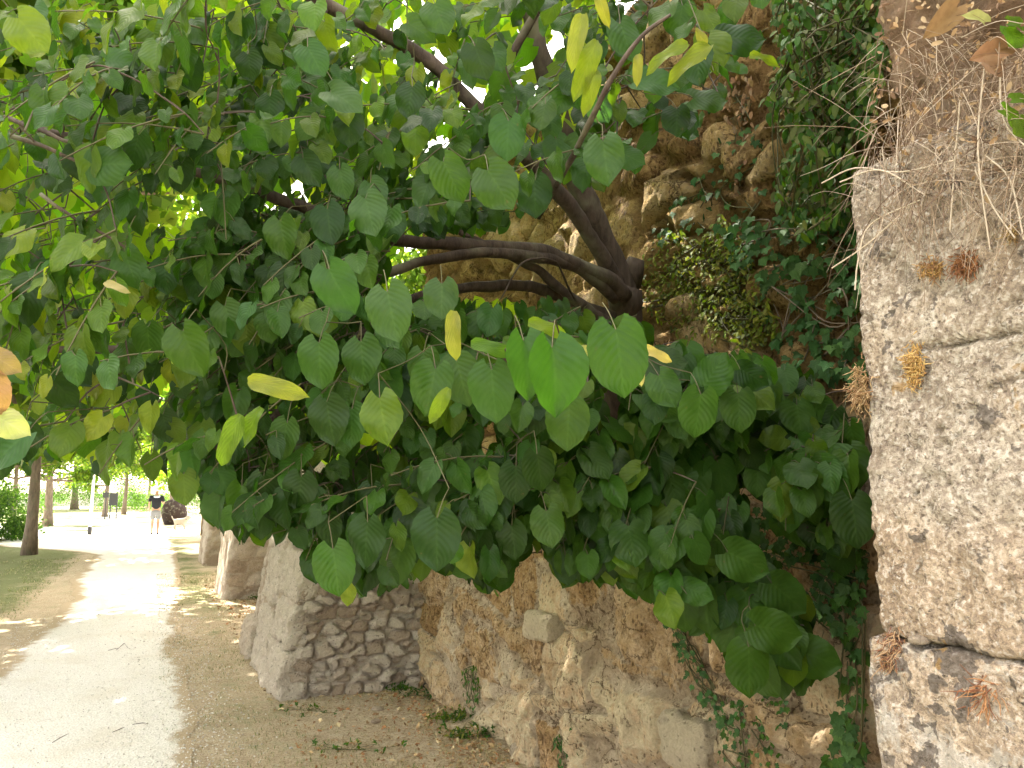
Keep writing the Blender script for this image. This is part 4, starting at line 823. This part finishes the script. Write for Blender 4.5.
for (k, px, d, rz, sc, lab) in [
    (0, 30, 20.5, .4, 1.12, 'park tree with slender grey trunk nearest the left edge beside the lawn'),
    (2, 48, 38, 1.9, .8, 'park tree with thick brown trunk just right of and behind the slender one'),
    (2, -85, 9.6, 2.2, 1.12, 'park tree added left of the path, its crown blocking the sun'),  # added tree, crown placed to keep the sun off the near ground
    (1, 105, 52, 2.0, 1.0, 'distant park tree behind the lamp post'),
    (0, 124, 58, 1.0, 1.1, 'distant park tree with thin dark trunk right of the notice board'),
    (2, 172, 46, 3.0, .9, 'massive dark trunked tree at the end of the path by the wall'),
    (0, 205, 30, 5.0, .75, 'tree growing over the wall top beyond the buttresses'),
    (2, -45, 25.5, 5.2, 1.0, 'broad tree added just outside the left edge to shade the lawn'),  # added to throw shade over the lawn, trunk out of view
    (2, -130, 17.5, 3.2, 1.05, 'broad tree added left of the lawn for more shade'),  # second tree added for lawn shade, trunk out of view
    (2, -60, 62, 4.0, 1.1, 'far park tree at the left edge of the view'),
    (2, 75, 75, .3, 1.2, 'farthest tree across the street'),
    (0, 150, 85, 4.0, 1.3, 'far tree closing the view above the walker'),
    (1, 12, 34, 1.2, .8, 'bushy park tree with low branches left of the brown trunk'),
    (2, 300, 24, .9, .85, 'tall tree behind the old wall seen through the linden leaves'),
    (0, 420, 17, 4.4, .9, 'tree behind the old wall above the dark boughs'),
    (2, -330, 24, 2.6, 1.0, 'big park tree left of the lawn outside the main view'),
    (0, 235, 62, 2.1, 1.3, 'far tree rising past the wall end'),
    (1, 505, 15, 2.1, .85, 'small tree behind the wall near the forked trunk')]:
    x, y = pxg(px, d); put_tree(k, x, y, rz, sc, lab)
put_tree(2, -6.4, 7.3, 1.7, .95, 'off-frame tree added beside the path to shade the gravel near the viewer')  # added off-frame to close sun gaps over the near path
put_tree(2, -17, -2, .7, .9, 'large unseen tree added across the path left of the viewer for shade')  # added unseen as a sun blocker, set back to let skylight in
put_tree(0, -13, -15, 2.7, .9, 'unseen tree added behind the viewer beside the path for shade')  # also an added, unseen sun blocker, moved away to spare skylight
# low shrubs far left
def shrub(px, d, r0, h, n, label, seed):
    x, y = pxg(px, d); r = np.random.RandomState(seed); e = empty('park_shrub', (x, y, 0)); tag(e, label, 'shrub', 'shrubs across the lawn'); cl = np.stack([r.uniform(-r0, r0, 14), r.uniform(-r0, r0, 14)*.6, r.uniform(.25, h*.8, 14)], 1)
    pc = cl[r.randint(14, size=n)]+r.randn(n, 3)*np.array([.35, .35, .28])*h*.45; pc[:, 2] = np.abs(pc[:, 2]); T = r.randn(n, 3); T /= np.linalg.norm(T, axis=1)[:, None]; S = np.cross(T, r.randn(n, 3)); S /= np.linalg.norm(S, axis=1)[:, None]; l = .12
    V = np.stack([pc-T*l*.5, pc+S*l*.35, pc+T*l*.5, pc-S*l*.35], 1).reshape(-1, 3)+np.array([x, y, 0]); C = np.repeat(np.array([(.05, .10, .02), (.08, .14, .03), (.03, .07, .015)])[r.randint(3, size=n)], 4, 0)
    mesh('foliage', V, np.arange(n*4).reshape(-1, 4), FARL, e, col=C, smooth=False); m = MB()
    for k in range(5): m.tube(np.array([(x+r.randn()*.1, y, 0), (x+cl[k][0], y+cl[k][1], cl[k][2])]), [.03, .012], 5)
    m.build('stems', BARK2, e)
shrub(-6, 27, 1.5, 1.9, 6000, 'dark green shrub behind the slender grey trunk at the left edge', 5); shrub(142, 66, 3, 2.2, 4500, 'round shrub far down the path', 8); shrub(40, 70, 5, 3.6, 9000, 'tall hedge like shrub closing the view between the left trunks', 12); shrub(95, 78, 5, 4.0, 9000, 'tall far shrub behind the lamp post', 13); shrub(200, 60, 3, 4.2, 7000, 'tall shrub past the masonry stump by the wall', 14); shrub(-10, 60, 4, 3.5, 7000, 'far shrub at the left edge of the view', 15);
# ================================================================== street furniture
WHITE = plain('white_paint', (.75, .75, .74), .5, .05); BLACK = plain('black_panel', (.03, .03, .03), .5, .1); STONEL = plain('street_stone', (.45, .42, .38), .9)
x, y = pxg(92, 30); e = empty('lamp_post', (x, y, 0)); tag(e, 'slim white lamp post standing beside the sunlit path', 'lamp post')
m = MB(); m.tube(np.array([(x, y, 0), (x, y, 2), (x, y, 4.2)]), [.06, .05, .04], 12); m.build('pole', WHITE, e); m = MB(); m.tube(np.array([(x, y, -.02), (x, y, .25), (x, y, .35)]), [.075, .075, .05], 12); m.build('base', BLACK, e)
m = MB(); m.tube(np.array([(x, y, 4.15), (x, y, 4.2), (x, y, 4.5), (x, y, 4.55)]), [.08, .16, .2, .1], 12); m.build('lantern', WHITE, e)
x, y = pxg(113.5, 48); e = empty('notice_board', (x, y, 0)); tag(e, 'black notice board on two short posts far along the path', 'notice board')
m = MB(); m.box((x, y, 1.2), (.5, .08, .75)); m.build('panel', BLACK, e, smooth=False)
for s_ in (-.2, .2):
    m = MB(); m.box((x+s_, y+.07, .8), (.05, .05, 1.6)); m.build('post', BLACK, e, smooth=False)
x, y = pxg(106, 46); e = empty('sign_post', (x, y, 0)); tag(e, 'thin post with a small dark plate left of the black notice board', 'sign'); m = MB(); m.tube(np.array([(x, y, 0), (x, y, 1.7)]), .03, 8); m.build('post', BLACK, e); m = MB(); m.box((x, y-.04, 1.45), (.35, .03, .3)); m.build('plate', BLACK, e, smooth=False)
x, y = pxg(175, 40); e = empty('masonry_stump', (x, y, 0)); tag(e, 'dark brown broken masonry stump between the walker and the dog', 'ruin'); c0 = np.array([x, y, .55])
V, F = pebble_mesh(c0, (.62, .5, .75), 77); V = c0+np.clip(V-c0, [-.62, -.5, -.7], [.62, .5, .80]); mesh('masonry', V, F, BRK, e)
gx_, gy_ = pxg(60, 95); e = empty('garden_wall', (gx_, gy_, 0)); tag(e, 'low pale wall closing the park far beyond the trees', 'wall'); m = MB(); m.box((gx_, gy_, .6), (90, .4, 1.5)); m.build('wall_body', STONEL, e, smooth=False); m = MB(); m.box((gx_, gy_, 1.41), (90, .5, .1)); m.build('coping', STONEL, e, smooth=False)
# ================================================================== walker and dog
def skin(name, nodes, edges, mat, parent, sub=2, root=0):
    me = bpy.data.meshes.new(name); me.from_pydata([tuple(n[:3]) for n in nodes], edges, []); o = bpy.data.objects.new(name, me); COL.objects.link(o); o.parent = parent
    k = o.modifiers.new('Skin', 'SKIN'); k.use_smooth_shade = True
    for v, n in zip(me.skin_vertices[0].data, nodes): v.radius = (n[3], n[4] if len(n) > 4 else n[3])
    me.skin_vertices[0].data[root].use_root = True
    s_ = o.modifiers.new('Sub', 'SUBSURF'); s_.levels = sub; s_.render_levels = sub; me.materials.append(mat); return o
SKINM = plain('skin', (.42, .25, .17), .6, .06); SHIRT = plain('black_cloth', (.018, .02, .028), .85, .1); SHORT = plain('grey_cloth', (.20, .21, .23), .85, .1); HAIR = plain('white_hair', (.72, .72, .70), .9, .08); COLLAR = plain('pale_scarf', (.58, .66, .78), .9, .05)
pl = P(154.5, 534, 29.8); pl[2] = g1(pl[0], pl[1])+.012
pe = empty('person', pl, math.radians(25)); tag(pe, 'walker seen from behind in black t-shirt and grey shorts on the gravel path', 'person')
body = [(0, 0, .95, .15, .10), (0, 0, 1.15, .14, .095), (0, -.01, 1.33, .18, .10), (0, -.01, 1.44, .10, .08), (0, .0, 1.53, .055), (0, .02, 1.63, .078, .095), (0, .02, 1.72, .06, .075),
        (-.19, -.01, 1.42, .055), (-.24, -.02, 1.16, .040), (-.235, .06, .93, .030), (-.23, .09, .84, .034), (.19, -.01, 1.42, .055), (.25, .02, 1.17, .040), (.20, .24, 1.24, .032), (.15, .32, 1.30, .034),
        (-.09, 0, .88, .088), (-.10, .02, .50, .058), (-.105, -.03, .30, .056), (-.11, -.02, .10, .036), (.09, 0, .88, .088), (.10, .05, .50, .058), (.10, -.06, .30, .056), (.10, -.12, .12, .036), (-.11, .0, .05, .04), (-.11, .12, .035, .035), (.10, -.14, .07, .04), (.11, -.04, .035, .035)]
skin('body', body, [(0, 1), (1, 2), (2, 3), (3, 4), (4, 5), (5, 6), (2, 7), (7, 8), (8, 9), (9, 10), (2, 11), (11, 12), (12, 13), (13, 14), (0, 15), (15, 16), (16, 17), (17, 18), (0, 19), (19, 20), (20, 21), (21, 22), (18, 23), (23, 24), (22, 25), (25, 26)], SKINM, pe)
skin('t_shirt', [(0, 0, .90, .185, .135), (0, 0, 1.15, .17, .12), (0, -.01, 1.34, .21, .125), (0, -.01, 1.44, .13, .10), (-.20, -.01, 1.42, .075), (-.245, -.015, 1.22, .062), (.20, -.01, 1.42, .075), (.25, .0, 1.23, .062)], [(0, 1), (1, 2), (2, 3), (2, 4), (4, 5), (2, 6), (6, 7)], SHIRT, pe)
skin('shorts', [(0, 0, .97, .165, .12), (0, 0, .88, .16, .12), (-.095, 0, .80, .105), (-.10, .02, .56, .092), (.095, .01, .80, .105), (.10, .04, .56, .092)], [(0, 1), (1, 2), (2, 3), (1, 4), (4, 5)], SHORT, pe)
skin('hair', [(0, -.03, 1.62, .085, .08), (0, .0, 1.72, .088, .098), (0, .02, 1.77, .06, .07)], [(0, 1), (1, 2)], HAIR, pe)
skin('neck_scarf', [(-.13, -.05, 1.44, .05), (0, -.085, 1.40, .06), (.13, -.05, 1.45, .05)], [(0, 1), (1, 2)], COLLAR, pe, root=1)
for sx, yy in ((-.11, .05), (.105, -.09)): skin('shoe', [(sx, yy-.1, .045, .045, .04), (sx, yy, .05, .045, .04), (sx, yy+.12, .035, .045, .03)], [(0, 1), (1, 2)], SHIRT, pe, root=1)
pd = P(180, 521, 33); pd[2] = g1(pd[0], pd[1])
dg = empty('dog', pd, math.radians(12)); tag(dg, 'small white dog walking on the verge right of the walker', 'dog'); dg.scale = (1.25, 1.25, 1.25)
FUR = plain('white_fur', (.34, .31, .27), .95, .12, 60)
dn_ = [(0, 0, .30, .085, .10), (-.13, 0, .31, .075, .085), (.12, 0, .31, .085, .105), (.20, 0, .38, .06), (.27, 0, .45, .06, .065), (.34, 0, .43, .035), (.38, 0, .42, .024), (-.2, 0, .36, .024), (-.25, 0, .44, .018), (-.27, 0, .5, .012),
       (.14, .06, .22, .034), (.15, .06, .11, .024), (.15, .06, .03, .024), (.12, -.06, .22, .034), (.16, -.06, .12, .024), (.18, -.06, .03, .024), (-.14, .06, .22, .04), (-.19, .06, .12, .024), (-.17, .06, .03, .024), (-.12, -.06, .22, .04), (-.14, -.06, .12, .024), (-.10, -.06, .03, .024), (.25, .05, .50, .022), (.24, .065, .45, .016), (.25, -.05, .50, .022), (.24, -.065, .45, .016)]
skin('body', dn_, [(0, 1), (0, 2), (2, 3), (3, 4), (4, 5), (5, 6), (1, 7), (7, 8), (8, 9), (2, 10), (10, 11), (11, 12), (2, 13), (13, 14), (14, 15), (1, 16), (16, 17), (17, 18), (1, 19), (19, 20), (20, 21), (4, 22), (22, 23), (4, 24), (24, 25)], FUR, dg)
m = MB(); m.tube(np.array([(.20, -.065, .385), (.235, 0, .33), (.20, .065, .385), (.165, 0, .44), (.20, -.065, .385)]), .010, 6); o = m.build('collar', BLACK, None); o.parent = dg
